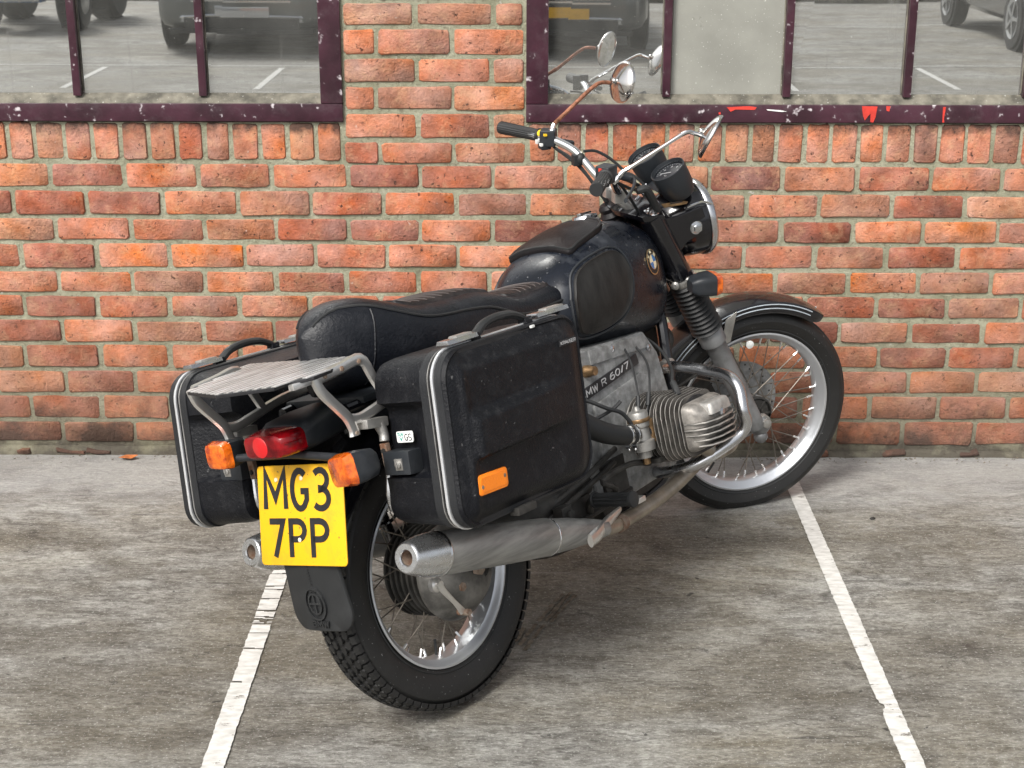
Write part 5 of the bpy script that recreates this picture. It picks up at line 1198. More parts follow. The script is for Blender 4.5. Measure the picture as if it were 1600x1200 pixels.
    g = Geo(); g.tube([(.50, s * .128, .60), (.53, s * .16, .575), (.56, s * .18, .55), (.60, s * .195, .525), (.625, s * .205, .48)], .0052, 8, 5); obj('fuel_hose', g, M_rubber2, cb)
    g = Geo(); g.tube([(.48, s * .13, .535), (.54, s * .15, .528), (.59, s * .175, .540), (.61, s * .19, .555)], .0048, 8, 5); obj('breather_hose', g, M_rubber2, cb)
    # push-rod tubes
    for dx in (-.035, .035):
        g = Geo(); g.cyl((CX + dx, s * .12, CZ - .085), (CX + dx, s * .25, CZ - .080), .009, n=10); obj('pushrod_tube', g, M_chromedull, cy)
    # crash bar
    g = Geo(); g.tube([(.973, s * .10, .561), (.955, s * .14, .562), (.950, s * .20, .555), (.947, s * .25, .543), (.925, s * .31, .535), (.905, s * .345, .520), (.893, s * .362, .492), (.878, s * .37, .452), (.886, s * .368, .415), (.878, s * .352, .388), (.835, s * .32, .364), (.79, s * .27, .338), (.772, s * .21, .324), (.775, s * .16, .318), (.80, s * .10, .315)], .0158, 14, 5); cbk = obj('crash_bar', g, M_chromedull, B)
    g = Geo(); g.lathe([(.020, -.012), (.020, .012)], (.985, s * .095, .562), (0, 1, 0), 14); g.box((.975, s * .098, .562), (.03, .026, .034)); obj('crash_bar_clamp', g, M_alu, cbk, bevel=.003)
    g = Geo(); g.lathe([(.008, 0), (.008, .005)], (.975, s * .112, .562), (0, s, 0), 6); obj('bolt', g, M_rust, cbk)
    # exhaust
    g = Geo(); g.tube([(CX + .03, s * .285, CZ - .07), (.83, s * .295, .352), (.91, s * .29, .348), (.955, s * .268, .352), (.945, s * .248, .350), (.876, s * .238, .340), (.746, s * .22, .300), (.66, s * .21, .283), (.555, s * .20, .273), (.47, s * .205, .274), (.40, s * .215, .284)], .0192, 16, 5); hd = obj('exhaust_header', g, M_header, B)
    g = Geo(); g.tube([(.50, s * .203, .272), (.475, s * .205, .273)], .0215, 16, 1); obj('exhaust_clamp', g, M_rust, hd)
    ax0 = Vector((.40, s * .222, .289)); ax1 = Vector((-.208, s * .24, .436 if s < 0 else .444)); dd = (ax1 - ax0); Ln = dd.length
    g = Geo(); g.lathe([(.020, 0), (.023, .02), (.030, .08), (.0375, .15), (.0415, .22), (.0430, .235), (.0445, .24), (.0465, .34), (.0475, .45), (.0475, Ln)], ax0, dd, 44, cap=False); mf = obj('muffler', g, M_muffler, B)
    g = Geo(); g.lathe([(.0425, .2345), (.0452, .236), (.0452, .239), (.0435, .2405)], ax0, dd, 44, cap=False); obj('muffler_seam', g, M_chrome, mf)
    g = Geo(); g.lathe([(.0478, Ln - .004), (.0492, Ln - .002), (.0492, Ln + .002), (.0478, Ln + .004)], ax0, dd, 44, cap=False); obj('muffler_seam', g, M_chrome, mf)
    g = Geo(); g.lathe([(.0478, Ln + .001), (.0475, Ln + .018), (.0455, Ln + .040), (.042, Ln + .060), (.0345, Ln + .088), (.0325, Ln + .092), (.0300, Ln + .094), (.0185, Ln + .094), (.0165, Ln + .091), (.0160, Ln + .03), (.001, Ln + .03)], ax0, dd, 44, cap=False); tp = obj('muffler_tip', g, M_tip, mf, 28)
    g = Geo(); g.lathe([(.0157, Ln + .088), (.0157, Ln + .01), (.001, Ln + .012)], ax0, dd, 28, cap=False); obj('tip_bore', g, M_rust, tp)
    # footrest
    g = Geo(); g.tube([(.47, s * .13, .30), (.455, s * .15, .335), (.452, s * .165, .345)], .011, 8, 3); ft = obj('footrest', g, M_iron, B)
    g = Geo(); R = []
    for k in range(2):
        R.append([Vector((.449 + (.0175 if i % 2 else .0145) * cos(2 * pi * i / 24), s * (.172 + .108 * k), .346 + (.0175 if i % 2 else .0145) * sin(2 * pi * i / 24))) for i in range(24)])
    g.rings(R); g.lathe([(.020, 0), (.0215, .004), (.020, .008)], (.449, s * .168, .346), (0, s, 0), 20); g.lathe([(.0195, 0), (.021, .005), (.0195, .012), (.012, .014)], (.449, s * .279, .346), (0, s, 0), 24); obj('footrest_rubber', g, M_rubber2, ft, 30)
# flat polished toe plate of the centre stand beside the right exhaust, and dark linkages
g = Geo(); g.tube([(.500, -.205, .306), (.42, -.222, .300), (.335, -.25, .297), (.285, -.262, .296)], [.007, .016, .019, .017], 12, 5, flat=.45); obj('stand_foot_lever', g, M_rackarm, B)
g = Geo(); g.tube([(.47, -.12, .30), (.53, -.18, .345), (.47, -.19, .388), (.60, -.185, .392), (.68, -.19, .372)], .008, 8, 5); g.box((.695, -.205, .378), (.05, .05, .012)); obj('brake_pedal', g, M_iron, B, bevel=.003)
g = Geo(); g.box((.535, -.235, .318), (.035, .03, .014)); obj('stand_bracket', g, M_rackarm, B, bevel=.003)
g = Geo()
for pts in ([(.30, -.12, .36), (.45, -.15, .40), (.62, -.135, .43)], [(.25, -.13, .33), (.42, -.15, .37), (.60, -.14, .40)], [(.20, -.12, .30), (.42, -.14, .30), (.66, -.13, .31)]): g.tube(pts, .008, 8, 4)
g.box((.42, -.11, .31), (.12, .05, .09)); g.box((.30, -.10, .40), (.16, .06, .10)); g.box((.60, -.12, .36), (.10, .03, .10)); obj('footrest_plate', g, M_iron, B, bevel=.005)
g = Geo(); g.box((.33, -.16, .352), (.04, .03, .03)); g.lathe([(.012, 0), (.012, .01), (.006, .01)], (.335, -.175, .345), (0, -1, 0), 14); obj('passenger_peg_mount', g, M_iron, B, bevel=.004)
# side stand down on the left, touching the floor
sl = math.tan(LEAN)
g = Geo(); g.tube([(.62, .10, .25), (.60, .19, .17), (.585, .285, .285 * sl + .010)], .011, 10, 4); g.box((.585, .292, .292 * sl + .004), (.05, .045, .006), Matrix.Rotation(LEAN, 3, 'X')); obj('side_stand', g, M_iron, B)

# ---------------------------------------------------------------- front end (built straight, then turned about the steering axis)
def fx(z): return 1.19 + (.785 - z) * .502
TS = True
for s in (-1, 1):
    y = s * .095
    g = Geo(); g.cyl((fx(.31) + .0, y, .31), (fx(.60), y, .60), .0265, .031, 20); g.sphere((fx(.31) + .012, y, .31), .030, 12, (1.1, .8, 1.1)); g.sphere((fx(.28) + .0, y, .275), .022, 10); g.lathe([(.033, 0), (.0385, .004), (.0385, .045), (.035, .05)], (fx(.60), y, .60), (-.449, 0, .894), 24)
    fk = obj('fork_leg', g, M_slider, B, steer=TS)
    pf = []; N = 12; L = (.80 - .645) / .894
    for k in range(N): h = L * k / N; pf += [(.0385 - .004 * k / N, h), (.0475 - .004 * k / N, h + L / N * .5)]
    pf.append((.034, L)); g = Geo(); g.lathe(pf, (fx(.642), y, .642), (-.449, 0, .894), 28); obj('fork_gaiter', g, M_rubber2, fk, 25, steer=TS)
    g = Geo(); g.lathe([(.037, -.004), (.0385, 0), (.0385, .012), (.037, .016)], (fx(.800), y, .800), (-.449, 0, .894), 24); obj('gaiter_clamp', g, M_alu, fk, steer=TS)
    g = Geo(); g.cyl((fx(.815), y, .815), (fx(1.0), y, 1.0), .0335, n=24); sh = obj('fork_shroud', g, M_gloss, B, steer=TS)
    # headlamp ear
    g = Geo(); g.prism([(1.100, y - .004, .985), (1.165, y - .004, .992), (1.235, y - .004, 1.008), (1.248, y - .004, .975), (1.242, y - .004, .942), (1.225, y - .004, .926), (1.195, y - .004, .915), (1.168, y - .004, .885), (1.155, y - .004, .845), (1.135, y - .004, .87)], (0, .008, 0)); obj('headlamp_bracket', g, M_gloss, sh, bevel=.0035, bseg=3, steer=TS)
    g = Geo(); g.tube([(1.115, y + s * .006, .975), (1.145, y + s * .007, .905), (1.168, y + s * .006, .85)], .0035, 6, 3); obj('bracket_rib', g, M_gloss, sh, steer=TS)
    g = Geo(); g.lathe([(.0175, 0), (.0175, .005), (.012, .007), (.012, .014), (.005, .016)], (1.219, y + s * .004, .951), (0, s, 0), 6); g.lathe([(.019, 0), (.019, .003)], (1.219, y + s * .003, .951), (0, s, 0), 20); obj('headlamp_bolt', g, M_chromedull, sh, steer=TS)
    g = Geo(); g.lathe([(.0275, 0), (.0285, .004), (.0285, .010), (.025, .014), (.006, .016)], (fx(1.0), y, 1.0), (-.449, 0, .894), 28); obj('fork_cap', g, M_chrome, fk, steer=TS)
# axle, front hub detail, disc
g = Geo(); g.cyl((1.45, -.118, .323), (1.45, .12, .323), .0085, n=12); g.lathe([(.014, 0), (.014, .012), (.008, .014)], (1.45, -.112, .323), (0, -1, 0), 6); g.lathe([(.020, 0), (.020, .02)], (1.45, -.085, .323), (0, -1, 0), 16); obj('front_axle', g, M_alu, B, steer=TS)
g = Geo(); g.lathe([(.052, -.050), (.057, -.046), (.057, -.040), (.050, -.042), (.045, -.047), (.022, -.049)], (1.45, 0, .323), (0, 1, 0), 36, cap=False); 
for k in range(7): a = 2 * pi * k / 7; g.box((1.45 + .034 * cos(a), -.048, .323 + .034 * sin(a)), (.032, .006, .005), Matrix.Rotation(-a, 3, 'Y'))
obj('hub_cover', g, M_iron, fwh, 35, steer=TS)
g = Geo(); g.lathe([(.085, .060), (.130, .060), (.130, .065), (.085, .065)], (1.45, 0, .323), (0, 1, 0), 64, cap=False, close=True); g.lathe([(.045, .050), (.088, .058), (.088, .064), (.045, .058)], (1.45, 0, .323), (0, 1, 0), 48, cap=False, close=True); bd_ = obj('brake_disc', g, M_cast, fwh, 35, steer=TS)
g = Geo()
for k in range(36):
    a = 2 * pi * k / 36; r = .096 + .012 * (k % 3); g.lathe([(.0032, 0), (.0032, .0004)], (1.45 + r * cos(a), .0595, .323 + r * sin(a)), (0, -1, 0), 7)
obj('disc_hole', g, M_black, bd_, 0, steer=TS, kind='stuff')
g = Geo(); g.box((1.34, .075, .375), (.055, .04, .10), Matrix.Rotation(radians(-28), 3, 'Y')); obj('brake_caliper', g, M_iron, B, bevel=.008, steer=TS)
# front mudguard and its stays
def ftaper(t): return 1 if t > .05 else .62 + .38 * (t / .05) ** .5
ff = obj('front_mudguard', fender(1.45, .323, .361, .058, 51.5, 178, .036, 60, taper=ftaper), M_gloss, B, steer=TS)
for s in (-1, 1):
    for dr in (-.012, -.024):
        g = Geo(); g.tube([(1.45 + (.361 + dr) * cos(radians(a)), s * .0588, .323 + (.361 + dr) * sin(radians(a))) for a in range(60, 172, 4)], .0016, 5, 1); obj('pinstripe', g, M_fendline, ff, steer=TS)
    g = Geo(); g.prism([(1.405, s * .064, .515), (1.435, s * .064, .640), (1.462, s * .064, .672), (1.492, s * .064, .664), (1.475, s * .064, .55)] if s < 0 else [(1.395, s * .064, .50), (1.43, s * .064, .65), (1.47, s * .064, .66)], (0, s * .003, 0))
    g = Geo(); g.prism([(1.322, s * .066, .572), (1.335, s * .062, .648), (1.372, s * .060, .668), (1.350, s * .066, .580)], (0, s * .003, 0)); obj('mudguard_stay', g, M_alu, ff, bevel=.001, steer=TS)
    g = Geo(); g.tube([(1.33, s * .085, .56), (1.25, s * .066, .50), (1.17, s * .058, .46)], .005, 8, 3); obj('mudguard_stay', g, M_iron, ff, steer=TS)
g = Geo(); g.lathe([(.012, 0), (.012, .004), (.006, .006)], (1.415, -.064, .560), (0, -1, 0), 20); obj('reflector_disc', g, M_white, ff, steer=TS)
g = Geo(); g.sphere((1.45 + .364 * cos(radians(52.5)), 0, .323 + .366 * sin(radians(52.5))), .003, 8); obj('rivet', g, M_nip, ff, steer=TS)
# yokes
for z, h in ((.81, .028), (.995, .018)):
    g = Geo(); x = fx(z); g.prism([(x - .035, -.125, z), (x + .03, -.125, z), (x + .055, -.05, z), (x + .055, .05, z), (x + .03, .125, z), (x - .035, .125, z), (x - .075, .03, z), (x - .075, -.03, z)], (-.449 * h, 0, .894 * h))
    obj('fork_yoke', g, M_gloss, B, bevel=.005, steer=TS)
g = Geo(); g.prism([(1.118, -.105, 1.022), (1.185, -.105, 1.024), (1.192, -.100, 1.026), (1.186, -.088, 1.026), (1.120, -.082, 1.024)], (0, 0, .003)); lk_ = obj('slotted_tab', g, M_brass, B, bevel=.0008, steer=TS)
g = Geo(); g.box((1.160, -.094, 1.0285), (.035, .0045, .002)); obj('tab_slot', g, M_black, lk_, 0, steer=TS)
# headlamp
hc = Vector((1.268, 0, .950)); ha = Vector((cos(radians(8)), 0, sin(radians(8))))
g = Geo(); g.lathe([(.001, -.155), (.030, -.152), (.055, -.140), (.078, -.118), (.094, -.085), (.101, -.050), (.1035, -.020), (.1035, 0)], hc, ha, 64); hl_ = obj('headlamp', g, M_gloss, B, 60, steer=TS)
g = Geo(); g.lathe([(.1035, -.006), (.109, -.005), (.1115, .000), (.1105, .008), (.106, .016), (.098, .020), (.094, .016)], hc, ha, 64, cap=False); obj('headlamp_rim', g, M_chromedull, hl_, 50, steer=TS)
g = Geo(); g.lathe([(.096, .018), (.085, .026), (.06, .034), (.03, .038), (.001, .039)], hc, ha, 48, cap=False); obj('headlamp_glass', g, M_glass, hl_, 60, steer=TS)
g = Geo(); g.tube([(1.19, -.098, 1.012), (1.235, -.099, 1.022), (1.268, -.097, 1.012)], .0032, 6, 3); obj('headlamp_trim', g, M_chrome, hl_, steer=TS)
# instruments
for s, x0, z0 in ((-1, 1.155, 1.106), (1, 1.138, 1.124)):
    c = Vector((x0, s * .056, z0)); ax = Vector((-.5, 0, .866))
    g = Geo(); g.lathe([(.022, -.085), (.038, -.078), (.046, -.058), (.0490, -.02), (.0500, .004), (.0500, .010), (.0475, .011), (.0455, .004), (.0445, -.004), (.001, -.004)], c, ax, 44); ip = obj('instrument', g, M_plastic, B, 40, steer=TS)
    e2 = Vector((0, 1, 0)); e1 = ax.cross(e2)   # dial frame: e2 = left, up = forward
    dup_ = Vector((.866, 0, .5)); drt = Vector((0, -1, 0))
    g = Geo(); g.lathe([(.0440, 0), (.001, .0003)], c - ax * .0036, ax, 40); obj('dial', g, M_dial, ip, 0, steer=TS)
    g = Geo(); pd = lambda u, v, d: c + drt * u + dup_ * v + ax * (-.0030 + d)
    for k in range(25):
        a = radians(225 - k * 270 / 24); r1 = .040; r0 = .034 if k % 2 == 0 else .037; stroke(g, [[(r0 * cos(a), r0 * sin(a)), (r1 * cos(a), r1 * sin(a))]], pd, .0014, .0003)
    for k in range(0, 25, 4):
        a = radians(225 - k * 270 / 24); stroke(g, [arc(.0275 * cos(a), .0275 * sin(a), .0018, .0026, 0, 360, 8)], pd, .0011, .0003)
    stroke(g, [arc(0, -.014, .005, .0022, 0, 360, 8)], pd, .001, .0003); obj('dial_marking', g, M_letter, ip, 0, steer=TS)
    g = Geo(); a = radians(215 if s < 0 else 205); stroke(g, [[(-.006 * cos(a), -.006 * sin(a)), (.031 * cos(a), .031 * sin(a))]], pd, .0022, .001); obj('needle', g, M_letter, ip, 0, steer=TS)
    g = Geo(); g.lathe([(.0450, 0), (.0455, .002), (.0435, .0025)], c - ax * .001, ax, 40, cap=False, close=True); obj('bezel', g, M_chromedull, ip, steer=TS)
g = Geo(); g.box((1.165, 0, 1.055), (.05, .07, .05), Matrix.Rotation(radians(30), 3, 'Y')); g.tube([(1.20, -.05, 1.03), (1.22, -.05, .99), (1.18, -.04, .93)], .009, 8, 3); g.tube([(1.19, .04, 1.03), (1.21, .04, .97), (1.17, .04, .92)], .009, 8, 3); obj('instrument_bracket', g, M_plastic, B, bevel=.006, steer=TS)
# handlebar
hb = [(.82, -.335, 1.172), (.895, -.22, 1.166), (.920, -.18, 1.163), (.955, -.125, 1.142), (.988, -.070, 1.092), (1.012, -.040, 1.062), (1.022, 0, 1.056), (1.012, .040, 1.062), (.988, .070, 1.094), (.955, .125, 1.146), (.920, .18, 1.168), (.888, .22, 1.176), (.82, .335, 1.186)]
g = Geo(); g.tube(hb, .0115, 14, 6); hbar = obj('handlebar', g, M_chrome, B, steer=TS)
g = Geo(); 
for s in (-1, 1): g.box((1.018, s * .030, 1.05), (.036, .026, .036)); g.cyl((1.018, s * .030, 1.04), (1.065, s * .03, .995), .013, n=12)
obj('bar_clamp', g, M_alu, hbar, bevel=.004, steer=TS)
for s, zz in ((-1, 0), (1, .013)):
    a_ = Vector((.815, s * .343, 1.171 + zz)); b_ = Vector((.893, s * .222, 1.166 + zz * .8)); d_ = b_ - a_; R = []
    for t, r in ((-.0, .0165), (.02, .0180), (.05, .0182), (.92, .0168), (.93, .020), (.97, .020), (1.0, .0165)):
        ax = d_.normalized(); e1 = (Vector((0, 0, 1)) - ax * ax.z).normalized(); e2 = ax.cross(e1); R.append([a_ + d_ * t + (e1 * cos(2 * pi * i / 40) + e2 * sin(2 * pi * i / 40)) * (r - (.0014 if (i % 2 and .03 < t < .93) else 0)) for i in range(40)])
    g = Geo(); g.rings(R); obj('grip', g, M_rubber2, hbar, 25, steer=TS)
    c = Vector((.906, s * .200, 1.166 + zz * .7)); g = Geo(); g.box(c, (.044, .042, .046), Matrix.Rotation(s * radians(-32), 3, 'Z')); g.box(c + Vector((-.012, 0, -.022)), (.03, .03, .02)); sw = obj('switch_housing', g, M_plastic, hbar, bevel=.006, bseg=3, steer=TS)
    if s > 0:
        g = Geo(); g.lathe([(.009, 0), (.010, .003), (.008, .006)], c + Vector((-.020, .008, .012)), (-.8, -.3, .5), 14); g.box(c + Vector((-.016, -.014, .012)), (.008, .014, .006)); obj('switch_button', g, M_yellowbtn, sw, steer=TS)
        g = Geo(); g.box(c + Vector((-.028, .014, -.012)), (.010, .010, .012)); g.box(c + Vector((-.026, -.010, -.016)), (.008, .012, .008)); obj('switch_button', g, M_white, sw, bevel=.002, steer=TS)
        g = Geo(); g.sphere((.962, .105, 1.128), .017, 12, (.9, .9, 1.1)); g.box((.955, .108, 1.126), (.03, .022, .03)); cc = obj('choke_knob', g, M_rubber2, hbar, bevel=.003, steer=TS)
    else:
        g = Geo(); g.box(c + Vector((-.018, -.006, .014)), (.012, .014, .010)); obj('switch_button', g, M_redsplash, sw, bevel=.002, steer=TS)
    # lever
    if s < 0: g = Geo(); g.tube([(.950, -.175, 1.148), (.985, -.19, 1.140), (.960, -.25, 1.138), (.905, -.33, 1.135), (.890, -.355, 1.137)], [.009, .008, .006, .0055, .007], 8, 5, flat=.7)
    else: g = Geo(); g.tube([(.945, .175, 1.158), (.975, .19, 1.152), (.948, .25, 1.152), (.892, .33, 1.150)], [.009, .008, .006, .0055], 8, 5, flat=.7)
    obj('hand_lever', g, M_plastic, hbar, steer=TS)
# thick moulded cable boot in front of the clamps (right side)
g = Geo(); g.tube([(1.022, -.135, 1.088), (1.045, -.135, 1.092), (1.060, -.132, 1.075), (1.092, -.118, 1.022)], [.010, .012, .0125, .011], 10, 4); obj('cable_boot', g, M_rubber2, hbar, steer=TS)
# cables
cables = [[(.915, .185, 1.150), (.955, .12, 1.118), (.99, .075, 1.06), (1.04, .04, .98), (1.08, .03, .90)], [(.92, .18, 1.145), (.96, .11, 1.105), (1.0, .07, 1.04), (1.05, .04, .95)],
          [(.97, .10, 1.150), (1.01, .10, 1.145), (1.06, .09, 1.11), (1.12, .07, 1.04), (1.15, .05, .98)], [(.935, -.175, 1.145), (.985, -.13, 1.10), (1.04, -.09, 1.03), (1.09, -.06, .95)],
          [(.94, -.18, 1.15), (1.0, -.15, 1.12), (1.06, -.10, 1.08), (1.12, -.07, 1.0), (1.15, -.05, .93)], [(.95, -.16, 1.13), (1.03, -.07, 1.08), (1.10, -.02, 1.04), (1.16, 0, .98)], [(1.02, .05, 1.07), (1.06, .0, 1.10), (1.11, -.03, 1.05), (1.15, -.04, .97)]]
for P in cables:
    g = Geo(); g.tube(P, .0042, 6, 6); obj('cable', g, M_rubber2, hbar, steer=TS)
g = Geo()
for p in ((1.075, -.06, 1.055), (1.09, -.03, 1.06), (1.06, -.045, 1.035), (1.105, -.07, 1.02), (1.085, .0, 1.045)): g.cyl(Vector(p), Vector(p) + Vector((.012, .004, .010)), .0045, n=8)
obj('cable_ferrule', g, M_chromedull, hbar, steer=TS)
# rubber-booted plug behind the steering head (left of the forks)
g = Geo(); g.lathe([(.030, 0), (.034, .012), (.028, .024), (.034, .036), (.027, .048), (.030, .060), (.022, .070)], (1.055, .035, .955), (-.3, 0, 1), 20); obj('rubber_boot', g, M_vinyltop, B)
# mirrors
def mirror(stem, head, nrm, r, m_stem, tilt=0):
    g = Geo(); g.tube(stem[:2], [.0075, .0065], 10, 1); g.lathe([(.010, -.012), (.010, .004), (.0075, .010)], stem[0], Vector(stem[1]) - Vector(stem[0]), 8)
    mm = obj('mirror', g, M_chrome, B, steer=TS)
    g = Geo(); g.tube(stem[1:], .0058, 10, 5); obj('mirror_stem', g, m_stem, mm, steer=TS)
    n = Vector(nrm).normalized(); h = Vector(head)
    g = Geo(); g.lathe([(.001, -.024), (.012, -.023), (.026, -.019), (r * .75, -.012), (r * .95, -.004), (r, .002), (r * .985, .005), (r * .95, .004)], h, n, 44, cap=False); g.sphere(h - n * .026, .0095, 10); obj('mirror_shell', g, M_mirrorback, mm, 60, steer=TS)
    g = Geo(); g.lathe([(r * .985, .002), (r * .99, .006), (r * .955, .0065), (r * .95, .003)], h, n, 44, cap=False, close=True); obj('mirror_rim', g, M_black if m_stem is M_chrome else M_chrome, mm, steer=TS)
    g = Geo(); g.lathe([(r * .955, .004), (.001, .0046)], h, n, 44, cap=False); obj('mirror_glass', g, M_mirror, mm, 60, steer=TS)
    return mm
Rz = lambda a: (cos(a), sin(a))
hw_ = HEAD - STEER * .883
def steer_dir(az, el=0):      # desired world azimuth -> direction in straight-ahead bike coordinates (approx.)
    a = az - hw_; return (cos(a) * cos(el), sin(a) * cos(el), sin(el))
mirror([(.912, .190, 1.192), (.922, .197, 1.212), (.960, .212, 1.232), (1.05, .228, 1.292), (1.085, .235, 1.304), (1.112, .238, 1.300)], (1.150, .240, 1.298), steer_dir(radians(28), -.25), .060, M_stemrust)
mirror([(.930, -.205, 1.150), (.952, -.212, 1.172), (.975, -.217, 1.184), (1.05, -.222, 1.222), (1.118, -.225, 1.254), (1.145, -.226, 1.250), (1.162, -.227, 1.243)], (1.190, -.228, 1.238), steer_dir(radians(-14), -.47), .062, M_chrome)
# front indicators
for s in (-1, 1):
    g = Geo(); g.tube([(1.165, s * .105, .812), (1.19, s * .135, .812), (1.20, s * .16, .812)], .010, 10, 3); g.lathe([(.012, 0), (.012, .012), (.006, .016)], (1.15, s * .115, .800), (-.6, s * .8, 0), 10); fi = obj('indicator_stalk', g, M_alu, B, steer=TS)
    indicator((1.228, s * .176, .812), 0, 0, .95, -1, B, True, .066)
# horn + bits between the down tubes and the front wheel
g = Geo(); g.lathe([(.045, 0), (.048, .01), (.04, .03), (.02, .04)], (1.06, -.02, .62), (1, 0, 0), 24); g.box((1.05, .0, .70), (.05, .10, .05)); obj('horn', g, M_iron, B, bevel=.004)

# ================================================================== CARS PARKED ACROSS THE YARD (behind the camera, mirrored in the panes)
M_cgrey = mat('car_paint_graphite', (.045, .05, .052), .3, .3, coat=.8); M_csilver = mat('car_paint_silver_grey', (.10, .11, .11), .3, .5, coat=.8); M_cblack = mat('car_paint_black', (.02, .021, .024), .25, coat=.8)
M_cglass = mat('car_window_glass', (.02, .025, .028), .06, coat=.6); M_ctrim = mat('car_black_trim', (.02, .02, .021), .6); M_cchrome = mat('car_chrome', (.7, .7, .7), .15, 1); M_clamp = mat('car_headlamp', (.55, .57, .6), .1, .6, coat=1)
M_ctyre = mat('car_tyre', (.02, .02, .02), .8); M_cwheel = mat('car_alloy_wheel', (.5, .51, .52), .3, .8); M_bluep = mat('tractor_blue', (.03, .13, .32), .4, dust=.5, dcol=(.2, .17, .13), dscale=9)
def car_mesh_parts(root, paint, tall=1.0):
    Lc, W, Hc = 4.35, .90, 1.47 * tall
    # body stations along the length: (y from the front, half width, z low, z high)
    body = [(0.0, .62, .30, .58), (-.03, .74, .25, .68), (-.12, .83, .22, .74), (-.35, .88, .20, .82), (-.9, .90, .20, .95 * tall), (-1.3, .90, .20, 1.0 * tall), (-2.4, .90, .20, 1.0 * tall), (-3.6, .89, .20, 1.02 * tall), (-4.15, .84, .24, 1.0 * tall), (-4.33, .74, .32, .86 * tall)]
    def sect(st, p):
        R = []
        for y, hw, z0, z1 in st:
            r = []
            for i in range(28):
                a = 2 * pi * i / 28; ca, sa = cos(a), sin(a); k = (abs(ca) ** p + abs(sa) ** p) ** (-1 / p); r.append(Vector((hw * ca * k, y, (z0 + z1) / 2 + (z1 - z0) / 2 * sa * k)))
            R.append(r)
        g = Geo(); g.rings(R); return g
    obj('body', sect(body, 5), paint, root, 40)
    obj('cabin', sect([(-1.15, .62, .80, .92 * tall), (-1.45, .70, .80, 1.12 * tall), (-2.0, .70, .80, Hc), (-3.1, .69, .80, Hc), (-3.9, .64, .80, 1.18 * tall), (-4.1, .58, .80, 1.0 * tall)], 4.5), M_cglass, root, 40)
    obj('roof_panel', sect([(-1.95, .55, Hc - .02, Hc + .006), (-2.1, .66, Hc - .03, Hc + .018), (-3.0, .65, Hc - .03, Hc + .018), (-3.4, .58, Hc - .06, Hc - .02)], 5), paint, root, 40)
    g = Geo(); g.box((0, -.035, .60), (.98, .06, .20)); gr = obj('grille', g, M_ctrim, root, bevel=.02)
    for k in range(4):
        g = Geo(); g.box((0, -.000, .53 + k * .045), (.94 - .02 * k, .02, .018)); obj('grille_bar', g, M_cchrome, gr, bevel=.002)
    g = Geo(); g.box((0, .005, .30), (1.10, .05, .13)); ai = obj('air_intake', g, M_ctrim, root, bevel=.015)
    g = Geo(); g.tube([(-.72, -.09, .34), (-.50, .01, .375), (0, .03, .385), (.50, .01, .375), (.72, -.09, .34)], .018, 8, 4); obj('bumper_trim', g, M_cchrome, ai)
    g = Geo(); g.box((0, -.02, .235), (1.40, .16, .05)); obj('bumper_lip', g, M_ctrim, root, bevel=.012)
    for s in (-1, 1):
        g = Geo(); g.box((s * .63, -.10, .665), (.28, .12, .11), Matrix.Rotation(s * -.32, 3, 'Z')); obj('headlight', g, M_clamp, root, bevel=.03)
        g = Geo(); g.box((s * .64, -.045, .355), (.20, .05, .07), Matrix.Rotation(s * -.3, 3, 'Z')); obj('fog_lamp', g, M_clamp, root, bevel=.01)
        for y in (-.82, -3.48):
            g = Geo(); g.lathe([(.20, -.10), (.30, -.10), (.325, -.07), (.33, 0), (.325, .07), (.30, .10), (.20, .10)], (s * .81, y, .33), (1, 0, 0), 36); wh = obj('wheel', g, M_ctyre, root)
            g = Geo(); g.lathe([(.205, 0), (.21, .012), (.19, .006), (.05, .0), (.04, .012), (.001, .012)], (s * .905, y, .33), (s, 0, 0), 30, cap=False)
            for k in range(5): a = 2 * pi * k / 5; g.box((s * .915, y + .115 * cos(a), .33 + .115 * sin(a)), (.012, .17, .035), Matrix.Rotation(a, 3, 'X'))
            obj('rim', g, M_cwheel, wh)
            g = Geo(); g.lathe([(.37, -.02), (.37, .0)], (s * .892, y, .345), (s, 0, 0), 36); obj('wheel_arch', g, M_ctrim, root)
        g = Geo(); g.box((s * .93, -1.55, 1.0 * tall), (.16, .08, .10)); obj('door_mirror', g, paint, root, bevel=.02)
        g = Geo(); g.box((s * .902, -2.3, .62), (.008, 2.2, .03)); obj('side_moulding', g, M_ctrim, root, 0)
def car(x, yf, paint, label, plate_m, tall=1.0, rot=0):
    r = empty('parked_car', (x, yf, 0), label, 'car'); r.rotation_euler = (0, 0, rot); car_mesh_parts(r, paint, tall)
    g = Geo(); g.box((0, .045, .43), (.50, .012, .105)); p = obj('number_plate', g, plate_m, r, bevel=.003)
    return r
car(-2.88, -6.55, M_csilver, 'silver grey hatchback facing the wall, mirrored in the left window', M_clamp)
car(.46, -6.45, M_cgrey, 'graphite estate car with a yellow front plate, mirrored behind the raised handlebar mirror', M_yellow)
car(6.02, -6.1, M_cblack, 'black off-road car on tall tyres, mirrored at the right edge of the right window', M_yellow, 1.18)
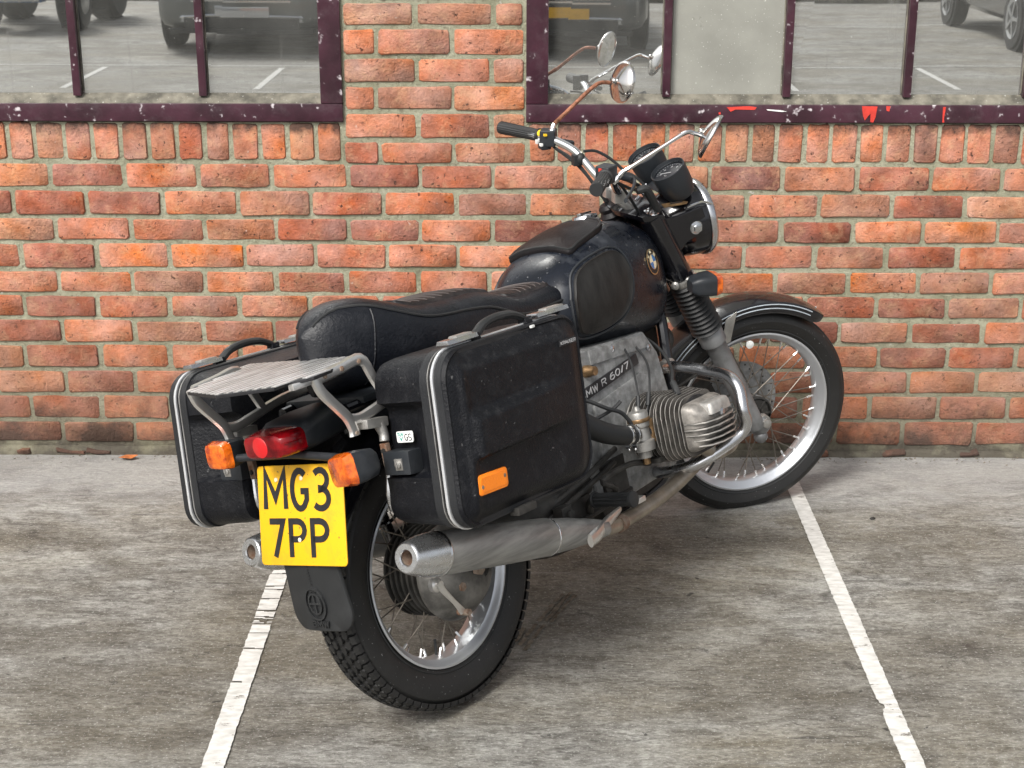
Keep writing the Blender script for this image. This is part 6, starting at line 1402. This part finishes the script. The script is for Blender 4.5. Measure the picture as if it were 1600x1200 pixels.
# compact blue tractor
t = empty('compact_tractor', (-5.75, -8.6, 0), 'small blue tractor with ribbed tyres, mirrored at the far left of the left window', 'tractor')
g = Geo(); g.box((0, -1.0, .72), (.62, 1.7, .42)); bd2 = obj('bonnet', g, M_bluep, t, bevel=.05, bseg=3)
g = Geo(); g.box((0, -.12, .50), (.50, .20, .34)); ax_ = obj('front_frame', g, M_bluep, t, bevel=.02)
for z in (.36, .46, .56): 
    g = Geo(); g.box((0, .0, z), (.46, .03, .03)); obj('grille_bar', g, M_cwheel, ax_, bevel=.004)
for x in (-.16, 0, .16):
    g = Geo(); g.box((x, .012, .46), (.03, .02, .24)); obj('grille_bar', g, M_cwheel, ax_, bevel=.004)
for s in (-1, 1):
    for y, r_, w_ in ((-.35, .34, .13), (-1.75, .52, .17)):
        g = Geo(); g.lathe([(r_ * .5, -w_), (r_ * .9, -w_), (r_, -w_ * .7), (r_, w_ * .7), (r_ * .9, w_), (r_ * .5, w_)], (s * (.40 + w_), y, r_), (1, 0, 0), 32); wv = obj('wheel', g, M_ctyre, t)
        g = Geo()
        for k in range(16): a = 2 * pi * k / 16; g.box((s * (.40 + w_), y + (r_ + .008) * cos(a), r_ + (r_ + .008) * sin(a)), (w_ * 1.6, .03, .05), Matrix.Rotation(a + pi / 2, 3, 'X') @ Matrix.Rotation(.4 * (1 if k % 2 else -1), 3, 'Y'))
        obj('tyre_lug', g, M_ctyre, wv, 0, kind='stuff')
        g = Geo(); g.lathe([(r_ * .48, 0), (r_ * .4, .02), (.06, .03), (.001, .03)], (s * (.40 + 2 * w_), y, r_), (s, 0, 0), 24); obj('rim', g, M_cwheel, wv)
g = Geo(); g.box((0, -1.95, .95), (.50, .42, .12)); g.box((0, -2.15, 1.15), (.46, .08, .36)); obj('seat', g, M_ctrim, t, bevel=.03)
g = Geo(); g.tube([(0, -1.2, .93), (0, -1.4, 1.15)], .02, 8, 1); g.lathe([(.17, 0), (.18, .01), (.17, .02), (.16, .01)], (0, -1.42, 1.16), (0, -.5, 1), 28, cap=False, close=True); obj('steering_wheel', g, M_ctrim, t)
# low kerb at the back of the far bays
g = Geo(); g.box((0, -13.2, .06), (60, .3, .12)); tag(obj('far_kerb', g, M_mortar, None, 0), kind='structure')
